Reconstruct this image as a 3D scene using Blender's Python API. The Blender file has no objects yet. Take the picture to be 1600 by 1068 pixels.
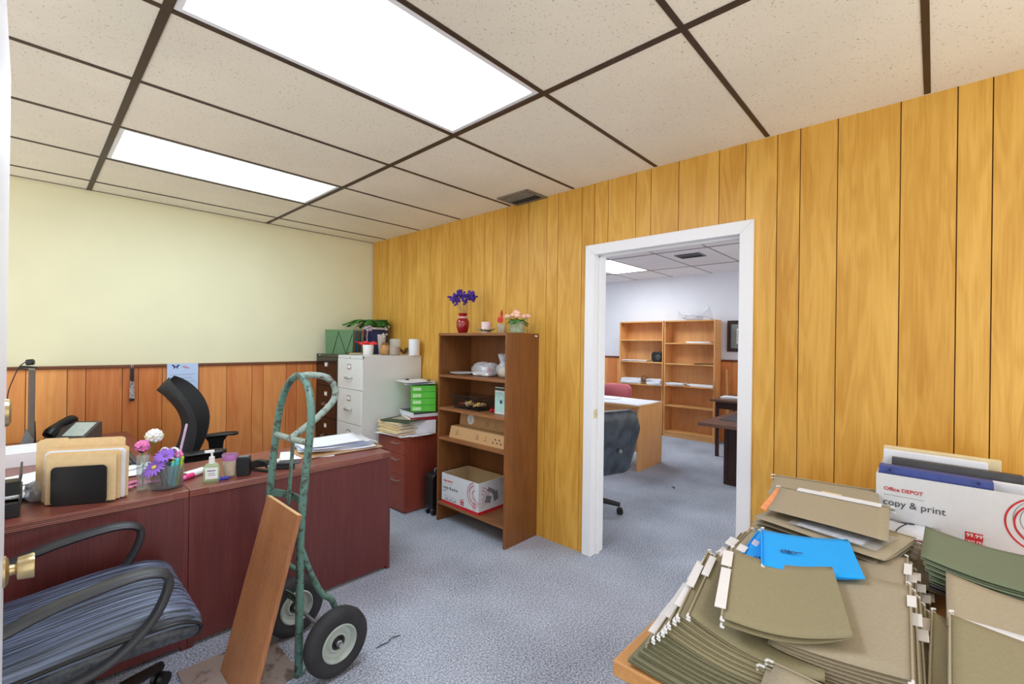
import bpy, bmesh, math, random
from mathutils import Vector, Matrix, Euler
rnd = random.Random(7)
PI = math.pi
sc = bpy.context.scene
COL = sc.collection

# ------------------------------------------------------------------ camera solve (metres; panelled wall is x=0, yellow wall is y=0)
F_PX, PIT, ROL, YAW = 707.967, 0.0014422, 0.0136286, 0.8201671
CAM = Vector((-2.62022, -4.57713, 1.43693))
H = 2.522
def cam_axes():
    f = Vector((math.sin(YAW)*math.cos(PIT), math.cos(YAW)*math.cos(PIT), math.sin(PIT)))
    r = Vector((math.cos(YAW), -math.sin(YAW), 0))
    u = r.cross(f)
    c, s = math.cos(ROL), math.sin(ROL)
    return c*r + s*u, -s*r + c*u, f
CR, CU, CF = cam_axes()
def at(u, v, plane, val):
    """point of a real plane (x, y or z = val) seen at photo coordinates u, v"""
    d = CF*F_PX + CR*(u-800) - CU*(v-534)
    i = 'xyz'.index(plane)
    return CAM + d*((val-CAM[i])/d[i])

# ------------------------------------------------------------------ mesh builder
class MB:
    def __init__(s): s.v = []; s.f = []
    def add(s, vs, fs):
        o = len(s.v); s.v += [tuple(p) for p in vs]; s.f += [tuple(i+o for i in f) for f in fs]; return s
    def box(s, x0, y0, z0, x1, y1, z1):
        vs = [(x, y, z) for x in (x0, x1) for y in (y0, y1) for z in (z0, z1)]
        return s.add(vs, [(0,1,3,2),(4,6,7,5),(0,4,5,1),(2,3,7,6),(0,2,6,4),(1,5,7,3)])
    def obox(s, c, size, rot=None):
        M = rot if rot is not None else Matrix.Identity(3)
        c = Vector(c); a, b, d = [k/2 for k in size]
        vs = [c + M @ Vector((x, y, z)) for x in (-a, a) for y in (-b, b) for z in (-d, d)]
        return s.add(vs, [(0,1,3,2),(4,6,7,5),(0,4,5,1),(2,3,7,6),(0,2,6,4),(1,5,7,3)])
    def rings(s, rings, cap0=True, cap1=True, closed=False):
        n = len(rings[0]); o = len(s.v)
        for r in rings: s.v += [tuple(p) for p in r]
        m = len(rings)
        for i in range(m if closed else m-1):
            a = o+i*n; b = o+((i+1) % m)*n
            for k in range(n):
                s.f.append((a+k, a+(k+1) % n, b+(k+1) % n, b+k))
        if not closed:
            if cap0: s.f.append(tuple(o+k for k in range(n))[::-1])
            if cap1: s.f.append(tuple(o+(m-1)*n+k for k in range(n)))
        return s
    def tube(s, pts, r, n=10, closed=False, cap=True):
        pts = [Vector(p) for p in pts]; m = len(pts)
        rad = r if isinstance(r, (list, tuple)) else [r]*m
        tans = []
        for i in range(m):
            if closed: t = pts[(i+1) % m]-pts[i-1]
            else: t = pts[min(i+1, m-1)]-pts[max(i-1, 0)]
            tans.append(t.normalized())
        up = Vector((0, 0, 1)) if abs(tans[0].z) < .9 else Vector((1, 0, 0))
        nrm = tans[0].cross(up).normalized(); rings = []
        for i in range(m):
            nrm = (nrm - tans[i]*nrm.dot(tans[i])).normalized(); b = tans[i].cross(nrm)
            rings.append([pts[i] + (nrm*math.cos(a)+b*math.sin(a))*rad[i] for a in [2*PI*k/n for k in range(n)]])
        return s.rings(rings, cap, cap, closed)
    def cyl(s, p0, p1, r0, r1=None, n=20):
        return s.tube([p0, p1], [r0, r0 if r1 is None else r1], n)
    def lathe(s, prof, c=(0, 0, 0), n=28, axis=None, close=False, cap=True):
        c = Vector(c); M = Vector((0, 0, 1)).rotation_difference(Vector(axis)).to_matrix() if axis else Matrix.Identity(3)
        rings = [[c + M @ Vector((r*math.cos(2*PI*k/n), r*math.sin(2*PI*k/n), z)) for k in range(n)] for r, z in prof]
        return s.rings(rings, cap and prof[0][0] > 1e-6, cap and prof[-1][0] > 1e-6, close)
    def ell(s, c, rad, nu=14, nv=9, rot=None):
        M = rot if rot is not None else Matrix.Identity(3); c = Vector(c); rings = []
        for j in range(nv):
            t = PI*(j+.02)/(nv-1+.04) - PI/2
            rings.append([c + M @ Vector((rad[0]*math.cos(t)*math.cos(2*PI*k/nu), rad[1]*math.cos(t)*math.sin(2*PI*k/nu), rad[2]*math.sin(t))) for k in range(nu)])
        return s.rings(rings)
    def prism(s, poly, a0, a1, fn):
        """poly: 2-D outline, fn(p, q, a) -> point"""
        return s.rings([[fn(p, q, a) for p, q in poly] for a in (a0, a1)])
    def grid(s, fn, nu, nv):
        o = len(s.v)
        for j in range(nv+1):
            for i in range(nu+1): s.v.append(tuple(fn(i/nu, j/nv)))
        for j in range(nv):
            for i in range(nu):
                a = o+j*(nu+1)+i; s.f.append((a, a+1, a+nu+2, a+nu+1))
        return s
    def xf(s, M):
        s.v = [tuple(M @ Vector(p)) for p in s.v]; return s
    def build(s, name, mat, parent=None, smooth=0, bevel=0, seg=2, sub=0, solid=0, local=False):
        me = bpy.data.meshes.new(name)
        vs = s.v
        if parent is not None and not local:
            Mi = world_of(parent).inverted(); vs = [tuple(Mi @ Vector(p)) for p in vs]
        me.from_pydata(vs, [], s.f)
        bm = bmesh.new(); bm.from_mesh(me)
        bmesh.ops.recalc_face_normals(bm, faces=bm.faces); bm.to_mesh(me); bm.free()
        if smooth:
            for p in me.polygons: p.use_smooth = True
            if smooth < 180: me.set_sharp_from_angle(angle=math.radians(smooth))
        mats = mat if isinstance(mat, (list, tuple)) else [mat]
        for m in mats: me.materials.append(m)
        o = bpy.data.objects.new(name, me); COL.objects.link(o)
        if parent is not None: o.parent = parent
        if solid:
            d = o.modifiers.new('thickness', 'SOLIDIFY'); d.thickness = solid; d.offset = 0
        if bevel:
            b = o.modifiers.new('bevel', 'BEVEL'); b.width = bevel; b.segments = seg; b.limit_method = 'ANGLE'; b.angle_limit = math.radians(40)
            if not smooth:
                for p in me.polygons: p.use_smooth = False
        if sub:
            m = o.modifiers.new('sub', 'SUBSURF'); m.levels = sub; m.render_levels = sub
        return o

def world_of(o):
    M = Matrix.LocRotScale(o.location, o.rotation_euler, o.scale)
    return world_of(o.parent) @ M if o.parent else M
def tag(o, label, cat, group=None, kind=None):
    if label: o['label'] = label
    if cat: o['category'] = cat
    if group: o['group'] = group
    if kind: o['kind'] = kind
    return o
def thing(name, label, cat, loc=(0, 0, 0), rz=0, group=None):
    o = bpy.data.objects.new(name, None); COL.objects.link(o)
    o.empty_display_size = .1
    o.location = loc; o.rotation_euler = (0, 0, rz)
    return tag(o, label, cat, group)
def dup(root, loc, rz=0, label=None, group=None, rot=None):
    r = root.copy(); COL.objects.link(r); r.location = loc
    r.rotation_euler = rot if rot is not None else (0, 0, rz)
    if label: r['label'] = label
    if group: r['group'] = group
    for ch in list(root.children):
        c = ch.copy(); COL.objects.link(c); c.parent = r
        for g in ch.children:
            d = g.copy(); COL.objects.link(d); d.parent = c
    return r
def box(name, mat, parent, a, b, bevel=0.0015, local=False):
    return MB().box(*a, *b).build(name, mat, parent, bevel=bevel, local=local)
def rrect(x0, y0, x1, y1, r, n=5):
    out = []
    for cx, cy, a in ((x1-r, y1-r, 0), (x0+r, y1-r, 90), (x0+r, y0+r, 180), (x1-r, y0+r, 270)):
        for k in range(n+1):
            t = math.radians(a+90*k/n); out.append((cx+r*math.cos(t), cy+r*math.sin(t)))
    return out
def smoothpath(pts, n=6):
    """Catmull-Rom through pts"""
    P = [Vector(p) for p in pts]; P = [P[0]*2-P[1]] + P + [P[-1]*2-P[-2]]; out = []
    for i in range(1, len(P)-2):
        a, b, c, d = P[i-1], P[i], P[i+1], P[i+2]
        for k in range(n):
            t = k/n
            out.append(.5*((2*b)+(c-a)*t+(2*a-5*b+4*c-d)*t*t+(3*b-a-3*c+d)*t**3))
    out.append(P[-2]); return out
def lettering(txt, size, mat, parent, origin, xdir, ydir, name='lettering', bold=0, ext=.0003):
    cu = bpy.data.curves.new(name, 'FONT'); cu.body = txt; cu.size = size; cu.extrude = ext; cu.resolution_u = 3
    if bold: cu.offset = bold
    t = bpy.data.objects.new('t', cu); COL.objects.link(t)
    dg = bpy.context.evaluated_depsgraph_get(); dg.update()
    me = bpy.data.meshes.new_from_object(t.evaluated_get(dg)); bpy.data.objects.remove(t)
    x = Vector(xdir).normalized(); y = Vector(ydir).normalized(); z = x.cross(y)
    M = Matrix((x, y, z)).transposed().to_4x4(); M.translation = Vector(origin)
    me.transform(world_of(parent).inverted() @ M)
    me.materials.clear(); me.materials.append(mat); me.name = name
    o = bpy.data.objects.new(name, me); COL.objects.link(o); o.parent = parent
    return o

# ------------------------------------------------------------------ materials
def lin(c):
    return tuple((k/255/12.92 if k/255 <= .04045 else ((k/255+.055)/1.055)**2.4) for k in c[:3]) + (1,)
def newmat(name):
    m = bpy.data.materials.new(name); m.use_nodes = True
    nt = m.node_tree; b = nt.nodes['Principled BSDF']; return m, nt, b
def N(nt, t, **kw):
    n = nt.nodes.new(t)
    for k, v in kw.items():
        if k in n.inputs: n.inputs[k].default_value = v
        else: setattr(n, k, v)
    return n
def plain(name, c, rough=.5, metal=0, noise=.06, nscale=40, bump=0, coat=0, spec=None, trans=0, ior=1.45, alpha=1, stretch=(1, 1, 1), sheen=0):
    m, nt, b = newmat(name)
    b.inputs['Roughness'].default_value = rough; b.inputs['Metallic'].default_value = metal
    if coat: b.inputs['Coat Weight'].default_value = coat
    if spec is not None: b.inputs['Specular IOR Level'].default_value = spec
    if trans: b.inputs['Transmission Weight'].default_value = trans; b.inputs['IOR'].default_value = ior
    if sheen: b.inputs['Sheen Weight'].default_value = sheen
    b.inputs['Alpha'].default_value = alpha
    tc = N(nt, 'ShaderNodeTexCoord'); mp = N(nt, 'ShaderNodeMapping'); mp.inputs['Scale'].default_value = stretch
    nt.links.new(tc.outputs['Object'], mp.inputs[0])
    nz = N(nt, 'ShaderNodeTexNoise', Scale=nscale, Detail=4.0); nt.links.new(mp.outputs[0], nz.inputs['Vector'])
    cr = N(nt, 'ShaderNodeValToRGB'); L = lin(c)
    cr.color_ramp.elements[0].color = tuple(k*(1-noise*2) for k in L[:3])+(1,)
    cr.color_ramp.elements[1].color = tuple(min(1, k*(1+noise*2)) for k in L[:3])+(1,)
    cr.color_ramp.elements[0].position = .3; cr.color_ramp.elements[1].position = .7
    nt.links.new(nz.outputs['Fac'], cr.inputs[0]); nt.links.new(cr.outputs[0], b.inputs['Base Color'])
    if bump:
        bp = N(nt, 'ShaderNodeBump', Strength=bump, Distance=.002); nt.links.new(nz.outputs['Fac'], bp.inputs['Height']); nt.links.new(bp.outputs[0], b.inputs['Normal'])
    return m
def wood(name, dark, light, axis='z', scale=9, rough=.4, island=.0, coat=.0, fig=.5, fine=.5, knots=0, knotc=(70, 35, 15), spec=.4):
    m, nt, b = newmat(name); L = nt.links.new
    b.inputs['Roughness'].default_value = rough; b.inputs['Coat Weight'].default_value = coat; b.inputs['Coat Roughness'].default_value = .25
    b.inputs['Specular IOR Level'].default_value = spec
    tc = N(nt, 'ShaderNodeTexCoord'); vec = tc.outputs['Object']
    geo = N(nt, 'ShaderNodeNewGeometry')
    off = N(nt, 'ShaderNodeVectorMath', operation='SCALE'); off.inputs[0].default_value = (7.3, 11.1, 5.7); L(geo.outputs['Random Per Island'], off.inputs['Scale'])
    ad = N(nt, 'ShaderNodeVectorMath', operation='ADD'); L(vec, ad.inputs[0]); L(off.outputs[0], ad.inputs[1])
    def mapped(a):
        mp = N(nt, 'ShaderNodeMapping'); s = [1, 1, 1]; s['xyz'.index(axis)] = a; mp.inputs['Scale'].default_value = s
        L(ad.outputs[0], mp.inputs[0]); return mp.outputs[0]
    n1 = N(nt, 'ShaderNodeTexNoise', Scale=scale, Detail=2.0, Roughness=.5, Distortion=.6); L(mapped(.12), n1.inputs['Vector'])
    mu = N(nt, 'ShaderNodeMath', operation='MULTIPLY'); mu.inputs[1].default_value = 26.0; L(n1.outputs['Fac'], mu.inputs[0])
    sn = N(nt, 'ShaderNodeMath', operation='SINE'); L(mu.outputs[0], sn.inputs[0])
    n2 = N(nt, 'ShaderNodeTexNoise', Scale=scale*14, Detail=5.0, Roughness=.6); L(mapped(.03), n2.inputs['Vector'])
    n3 = N(nt, 'ShaderNodeTexNoise', Scale=scale*.35, Detail=2.0); L(mapped(.3), n3.inputs['Vector'])
    a1 = N(nt, 'ShaderNodeMath', operation='MULTIPLY_ADD'); a1.inputs[1].default_value = .12*fig; a1.inputs[2].default_value = .0; L(sn.outputs[0], a1.inputs[0])
    a2 = N(nt, 'ShaderNodeMath', operation='MULTIPLY_ADD'); a2.inputs[1].default_value = fine; L(n2.outputs['Fac'], a2.inputs[0]); L(a1.outputs[0], a2.inputs[2])
    a3 = N(nt, 'ShaderNodeMath', operation='MULTIPLY_ADD'); a3.inputs[1].default_value = .7; L(n3.outputs['Fac'], a3.inputs[0]); L(a2.outputs[0], a3.inputs[2])
    a4 = N(nt, 'ShaderNodeMath', operation='MULTIPLY_ADD'); a4.inputs[1].default_value = island; L(geo.outputs['Random Per Island'], a4.inputs[0]); L(a3.outputs[0], a4.inputs[2])
    mr = N(nt, 'ShaderNodeMapRange'); mid = .5*fine+.35+.5*island
    mr.inputs['From Min'].default_value = mid-.28-.35*island; mr.inputs['From Max'].default_value = mid+.28+.35*island
    L(a4.outputs[0], mr.inputs['Value'])
    cr = N(nt, 'ShaderNodeValToRGB'); cr.color_ramp.elements[0].color = lin(dark); cr.color_ramp.elements[1].color = lin(light)
    L(mr.outputs[0], cr.inputs[0]); out = cr.outputs[0]
    if knots:
        vo = N(nt, 'ShaderNodeTexVoronoi', Scale=knots, Randomness=1.0)
        mp2 = mapped(.55); L(mp2, vo.inputs['Vector'])
        k = N(nt, 'ShaderNodeMapRange'); k.inputs['From Min'].default_value = .05; k.inputs['From Max'].default_value = .16; k.inputs['To Min'].default_value = .8; k.inputs['To Max'].default_value = 0
        L(vo.outputs['Distance'], k.inputs['Value'])
        mx = N(nt, 'ShaderNodeMix', data_type='RGBA'); mx.inputs[7].default_value = lin(knotc); L(k.outputs[0], mx.inputs[0]); L(out, mx.inputs[6]); out = mx.outputs[2]
    L(out, b.inputs['Base Color'])
    bp = N(nt, 'ShaderNodeBump', Strength=.12, Distance=.001); L(n2.outputs['Fac'], bp.inputs['Height']); L(bp.outputs[0], b.inputs['Normal'])
    return m
def emit(name, c, strength, bands=None):
    m, nt, b = newmat(name); b.inputs['Base Color'].default_value = (.8, .8, .8, 1)
    b.inputs['Emission Color'].default_value = lin(c); b.inputs['Emission Strength'].default_value = strength; b.inputs['Roughness'].default_value = .3
    if bands:                                               # lamp tubes read through the prismatic lens
        tc = N(nt, 'ShaderNodeTexCoord'); sep = N(nt, 'ShaderNodeSeparateXYZ'); nt.links.new(tc.outputs['Object'], sep.inputs[0])
        mu = N(nt, 'ShaderNodeMath', operation='MULTIPLY'); mu.inputs[1].default_value = bands; nt.links.new(sep.outputs['Y'], mu.inputs[0])
        co = N(nt, 'ShaderNodeMath', operation='COSINE'); nt.links.new(mu.outputs[0], co.inputs[0])
        ma = N(nt, 'ShaderNodeMath', operation='MULTIPLY_ADD'); ma.inputs[1].default_value = strength*.25; ma.inputs[2].default_value = strength; nt.links.new(co.outputs[0], ma.inputs[0])
        nt.links.new(ma.outputs[0], b.inputs['Emission Strength'])
    return m
def glass(name, c=(255, 255, 255), rough=.03, alpha=.25):
    """thin clear glass: mostly see-through with a glossy skin"""
    m, nt, b = newmat(name); L = nt.links.new
    nt.nodes.remove(b); out = [n for n in nt.nodes if n.type == 'OUTPUT_MATERIAL'][0]
    tr = N(nt, 'ShaderNodeBsdfTransparent'); tr.inputs[0].default_value = lin(c)
    gl = N(nt, 'ShaderNodeBsdfGlossy'); gl.inputs['Roughness'].default_value = rough
    df = N(nt, 'ShaderNodeBsdfDiffuse'); df.inputs[0].default_value = lin(c)
    lw = N(nt, 'ShaderNodeLayerWeight', Blend=.35); pw = N(nt, 'ShaderNodeMath', operation='POWER'); pw.inputs[1].default_value = 2.5; L(lw.outputs['Facing'], pw.inputs[0])
    fr = N(nt, 'ShaderNodeMath', operation='MULTIPLY_ADD'); fr.inputs[1].default_value = .55; fr.inputs[2].default_value = .03; L(pw.outputs[0], fr.inputs[0])
    m1 = N(nt, 'ShaderNodeMixShader'); m1.inputs[0].default_value = alpha; L(tr.outputs[0], m1.inputs[1]); L(df.outputs[0], m1.inputs[2])
    m2 = N(nt, 'ShaderNodeMixShader'); L(fr.outputs[0], m2.inputs[0]); L(m1.outputs[0], m2.inputs[1]); L(gl.outputs[0], m2.inputs[2])
    L(m2.outputs[0], out.inputs[0]); return m
def carpet():
    m, nt, b = newmat('carpet'); L = nt.links.new
    b.inputs['Roughness'].default_value = .95; b.inputs['Specular IOR Level'].default_value = .1
    tc = N(nt, 'ShaderNodeTexCoord')
    n1 = N(nt, 'ShaderNodeTexNoise', Scale=120.0, Detail=3.0, Roughness=.8); L(tc.outputs['Object'], n1.inputs['Vector'])
    n2 = N(nt, 'ShaderNodeTexNoise', Scale=1.7, Detail=3.0); L(tc.outputs['Object'], n2.inputs['Vector'])
    ma = N(nt, 'ShaderNodeMath', operation='MULTIPLY_ADD'); ma.inputs[1].default_value = .22; L(n2.outputs['Fac'], ma.inputs[0]); L(n1.outputs['Fac'], ma.inputs[2])
    cr = N(nt, 'ShaderNodeValToRGB'); e = cr.color_ramp.elements
    e[0].position = .44; e[0].color = lin((78, 84, 96)); e[1].position = .78; e[1].color = lin((218, 226, 242))
    L(ma.outputs[0], cr.inputs[0]); L(cr.outputs[0], b.inputs['Base Color'])
    bp = N(nt, 'ShaderNodeBump', Strength=.5, Distance=.004); L(n1.outputs['Fac'], bp.inputs['Height']); L(bp.outputs[0], b.inputs['Normal'])
    return m
def tile_mat(name, c, spot, amount=.36):
    m, nt, b = newmat(name); L = nt.links.new
    b.inputs['Roughness'].default_value = .9; b.inputs['Specular IOR Level'].default_value = .1
    tc = N(nt, 'ShaderNodeTexCoord'); geo = N(nt, 'ShaderNodeNewGeometry')
    n1 = N(nt, 'ShaderNodeTexNoise', Scale=125.0, Detail=2.0, Roughness=.55, Distortion=.8); L(tc.outputs['Object'], n1.inputs['Vector'])
    cr = N(nt, 'ShaderNodeValToRGB'); e = cr.color_ramp.elements
    e[0].position = amount-.06; e[0].color = lin(spot); e[1].position = amount; e[1].color = (1, 1, 1, 1)
    L(n1.outputs['Fac'], cr.inputs[0])
    n2 = N(nt, 'ShaderNodeTexNoise', Scale=1.3, Detail=4.0); L(tc.outputs['Object'], n2.inputs['Vector'])
    c2 = N(nt, 'ShaderNodeValToRGB'); c2.color_ramp.elements[0].color = lin([k*.95 for k in c]); c2.color_ramp.elements[1].color = lin(c)
    c2.color_ramp.elements[0].position = .3; c2.color_ramp.elements[1].position = .6; L(n2.outputs['Fac'], c2.inputs[0])
    mx = N(nt, 'ShaderNodeMix', data_type='RGBA', blend_type='MULTIPLY'); mx.inputs[0].default_value = .75; L(c2.outputs[0], mx.inputs[6]); L(cr.outputs[0], mx.inputs[7])
    L(mx.outputs[2], b.inputs['Base Color']); return m
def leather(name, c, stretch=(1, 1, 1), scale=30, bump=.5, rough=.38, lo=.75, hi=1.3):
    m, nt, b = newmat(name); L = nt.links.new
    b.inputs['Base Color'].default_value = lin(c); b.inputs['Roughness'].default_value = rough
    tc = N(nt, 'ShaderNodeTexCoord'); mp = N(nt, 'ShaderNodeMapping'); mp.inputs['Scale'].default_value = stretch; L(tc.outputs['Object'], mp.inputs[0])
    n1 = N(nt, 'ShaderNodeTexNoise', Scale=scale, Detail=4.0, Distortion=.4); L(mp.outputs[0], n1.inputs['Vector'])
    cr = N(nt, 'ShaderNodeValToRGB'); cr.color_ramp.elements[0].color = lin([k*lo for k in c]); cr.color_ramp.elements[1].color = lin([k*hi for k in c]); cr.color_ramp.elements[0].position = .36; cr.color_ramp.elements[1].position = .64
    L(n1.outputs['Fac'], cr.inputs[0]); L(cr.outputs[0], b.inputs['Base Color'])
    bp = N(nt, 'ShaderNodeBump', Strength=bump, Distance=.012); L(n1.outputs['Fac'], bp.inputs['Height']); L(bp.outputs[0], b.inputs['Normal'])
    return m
def worn_paint(name, c, bare, amount=.42, rough=.45, scale=55):
    m, nt, b = newmat(name); L = nt.links.new; b.inputs['Roughness'].default_value = rough
    tc = N(nt, 'ShaderNodeTexCoord'); n1 = N(nt, 'ShaderNodeTexNoise', Scale=scale, Detail=6.0, Roughness=.7); L(tc.outputs['Object'], n1.inputs['Vector'])
    n2 = N(nt, 'ShaderNodeTexNoise', Scale=6.0, Detail=3.0); L(tc.outputs['Object'], n2.inputs['Vector'])
    ma = N(nt, 'ShaderNodeMath', operation='MULTIPLY_ADD'); ma.inputs[1].default_value = .45; L(n2.outputs['Fac'], ma.inputs[0]); L(n1.outputs['Fac'], ma.inputs[2])
    cr = N(nt, 'ShaderNodeValToRGB'); e = cr.color_ramp.elements; p = amount+.22
    e[0].position = p-.06; e[0].color = lin(bare); e[1].position = p+.03; e[1].color = lin(c)
    L(ma.outputs[0], cr.inputs[0]); L(cr.outputs[0], b.inputs['Base Color']); return m

M = {}
M['panel'] = wood('honey_panelling', (192, 136, 42), (230, 182, 88), 'z', 12, rough=.42, island=.10, fig=.75, fine=.55)
M['groove'] = plain('dark_groove', (100, 56, 18), .7)
M['wains'] = wood('wainscot_wood', (192, 100, 48), (240, 170, 100), 'z', 8, rough=.38, island=.6, fig=.7, knots=2.2, knotc=(120, 62, 24))
M['rail_wood'] = wood('chair_rail_wood', (92, 52, 30), (124, 74, 46), 'x', 10, rough=.45)
M['yellow'] = plain('yellow_paint', (230, 227, 194), .75, noise=.012, nscale=3)
M['white_wall'] = plain('white_paint', (228, 230, 238), .75, noise=.012, nscale=3)
M['carpet'] = carpet()
M['tile'] = tile_mat('ceiling_tile', (240, 234, 218), (158, 146, 128), .36)
M['tile_plain'] = tile_mat('ceiling_tile_far', (232, 231, 234), (210, 206, 204), .3)
M['tbar'] = plain('brown_tbar', (62, 44, 32), .5)
M['tbar_grey'] = plain('grey_tbar', (120, 116, 112), .5)
M['trim_white'] = plain('white_trim_paint', (236, 238, 242), .4, noise=.004)
M['brass'] = plain('worn_brass', (196, 176, 132), .28, metal=.85)
M['steel'] = plain('steel', (190, 192, 192), .3, metal=.9)
M['chrome'] = plain('chrome', (215, 216, 216), .15, metal=1)
M['lens'] = emit('light_lens', (226, 234, 255), 9)
M['lens_cool'] = emit('light_lens_cool', (214, 240, 252), 7.5, bands=2*PI/.2)
M['lens_far'] = emit('light_lens_far', (240, 250, 255), 15.5, bands=2*PI/.2)
M['white_metal'] = plain('white_enamel', (205, 208, 208), .38, noise=.01)
M['black'] = plain('black_plastic', (24, 24, 26), .4)
M['black_mat'] = plain('black_fabric', (30, 31, 34), .8, nscale=300, bump=.3)
M['grey'] = plain('grey_plastic', (112, 114, 116), .5)
M['white'] = plain('white_plastic', (235, 235, 236), .4, noise=.01)
M['paper'] = plain('white_paper', (232, 235, 242), .8, noise=.02, nscale=8)
M['paper_blue'] = plain('pale_blue_paper', (186, 208, 244), .8, noise=.02, nscale=8)
M['cream'] = plain('cream_paper', (228, 212, 170), .8, noise=.02)
M['manila'] = plain('manila_card', (228, 200, 152), .75, noise=.025, nscale=60)
M['tan_card'] = plain('tan_card', (168, 157, 133), .8, noise=.03, nscale=160)
M['olive_card'] = plain('olive_card', (147, 139, 108), .8, noise=.03, nscale=160)
M['olive_shade_card'] = plain('shaded_olive_card', (120, 118, 90), .8, noise=.03, nscale=160)  # olive card darkened to paint in shadow low in the near pile
M['sage_card'] = plain('sage_card', (112, 123, 98), .8, noise=.03, nscale=160)
M['blue_card'] = plain('bright_blue_card', (6, 168, 252), .7, noise=.02, nscale=160)
M['green_card'] = plain('green_card', (92, 128, 88), .6, noise=.02)
M['cardboard'] = plain('cardboard', (186, 150, 104), .8, noise=.03, nscale=50)
M['cardboard_in'] = plain('cardboard_inside', (192, 164, 122), .85, noise=.03, nscale=50)
M['carton'] = plain('white_carton', (216, 219, 223), .6, noise=.01)
M['red'] = plain('red_print', (196, 32, 44), .5)
M['dkred'] = plain('dark_red_print', (150, 30, 44), .5)
M['ink'] = plain('dark_ink', (62, 64, 72), .7)
M['grey_ink'] = plain('grey_ink', (128, 130, 136), .7)
M['navy'] = plain('navy_ink', (34, 44, 96), .7)
# ------------------------------------------------------------------ setting
S = 'structure'
tag(MB().box(-3.7, -5.4, -.1, 4.75, .6, 0).build('floor', M['carpet']), 'grey blue speckled carpet floor running through both rooms', None, kind=S)
# panelled wall with the doorway
DY0, DY1, DZ = -3.81, -2.89, 2.04
seams = [-.012, -.125, -.316, -.403, -.563, -.669, -.825, -1.057, -1.236, -1.337, -1.543, -1.645, -1.803, -1.904, -2.061, -2.293, -2.472, -2.575, -2.782,
         -2.884, -2.988, -3.188, -3.289, -3.463, -3.692, -3.829, -3.979, -4.08, -4.233, -4.46, -4.639, -4.74, -4.93, -5.06, -5.25]
core = MB().box(.012, DY1, 0, .142, .0, 2.75).box(.012, -5.3, 0, .142, DY0, 2.75).box(.012, DY0, DZ+.02, .142, DY1, 2.75)
wr = tag(core.build('wall_right', M['white_wall']), None, None, kind=S)
pl = MB(); bk = MB()
for a, b in zip(seams[:-1], seams[1:]):
    y1, y0 = a-.002, b+.002
    if y1 <= DY0 or y0 >= DY1: spans = [(y0, y1, 0)]
    else:
        spans = [(y0, y1, DZ+.02)]
        if y1 > DY1+.02: spans.append((DY1+.02, y1, 0))
        if y0 < DY0-.02: spans.append((y0, DY0-.02, 0))
    for p, q, z in spans: pl.box(0, p, z, .0125, q, 2.56)
pl.build('panelling', M['panel'], wr)
bk.box(.0085, DY1+.02, 0, .0122, 0, 2.55).box(.0085, -5.3, 0, .0122, DY0-.02, 2.55).box(.0085, DY0-.02, DZ+.03, .0122, DY1+.02, 2.55)
bk.build('groove_backing', M['groove'], wr)
# yellow wall with wainscot and chair rail
wb = tag(MB().box(-3.7, 0, 0, .142, .12, 2.75).build('wall_back', M['yellow']), None, None, kind=S)
xs = [-3.62, -3.41, -3.3, -3.1, -2.98, -2.78, -2.62, -2.416, -2.318, -2.112, -2.016, -1.866, -1.617, -1.41, -1.207, -1.111, -.91, -.811, -.658, -.45, -.35, -.15, 0]
wa = MB()
for a, b in zip(xs[:-1], xs[1:]): wa.box(a+.002, -.012, 0, b-.002, .0, 1.21)
wa.build('wainscot', M['wains'], wb)
MB().box(-3.62, -.006, 0, 0, .001, 1.205).build('groove_backing', M['groove'], wb)
MB().box(-3.62, -.03, 1.203, -.002, .0, 1.226).build('chair_rail', M['rail_wood'], wb, bevel=.004)
we = tag(MB().box(-2.82, -4.3, 0, -2.7, -3.85, 2.75).build('wall_entry', M['white_wall']), None, None, kind=S)
# second room
X2, H2 = 4.55, 2.545
wf = tag(MB().box(X2, -4.6, 0, X2+.1, .5, 2.75).build('wall_far', M['white_wall']), None, None, kind=S)
ys = [.4, .25, .05, -.15, -.27, -.45, -.6, -.8, -1.0, -1.2, -1.4, -1.6, -1.8, -2.0, -2.2, -2.38, -2.46, -2.66, -2.86, -3.1, -3.3, -3.5, -3.8, -4.1, -4.5]
wa = MB()
for a, b in zip(ys[:-1], ys[1:]): wa.box(X2-.012, b+.002, 0, X2, a-.002, 1.2)
wa.build('wainscot', M['wains'], wf)
MB().box(X2-.026, -4.5, 1.195, X2, .4, 1.225).build('chair_rail', M['rail_wood'], wf, bevel=.004)
tag(MB().box(.142, .4, 0, X2+.1, .5, 2.75).build('wall_north', M['white_wall']), None, None, kind=S)

# ceilings: tiles and T-bars
YB0, XL2, PT = -3.9357, -1.0975, .6096
xg = [-3.6, XL2-4*PT, XL2-2*PT, XL2, 0.0]
yg = sorted([-5.28] + [YB0+PT*j for j in range(-2, 7)] + [0.0])
def ceiling(name, xg, yg, z, skip, tile, bar, w, label):
    t = MB()
    for a, b in zip(xg[:-1], xg[1:]):
        for c, d in zip(yg[:-1], yg[1:]):
            if any(abs((a+b)/2-sx) < .3 and abs((c+d)/2-sy) < .15 for sx, sy in skip): continue
            t.box(a, c, z, b, d, z+.02)
    o = tag(t.build(name, tile), label, None, kind=S)
    g = MB()
    for x in xg[1:-1]: g.box(x-w/2, yg[0], z-.004, x+w/2, yg[-1], z+.03)
    for y in yg[1:-1]:
        for a, b in zip(xg[:-1], xg[1:]): g.box(a+w/2, y-w*.38, z-.003, b-w/2, y+w*.38, z+.028)
    g.box(xg[0], yg[-1]-.014, z-.002, xg[-1], yg[-1], z+.02)
    g.build('ceiling_grid', bar, o)
    return o
mid = (XL2-PT, YB0+1.5*PT); mid2 = (XL2-PT, YB0+4.5*PT)
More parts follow.
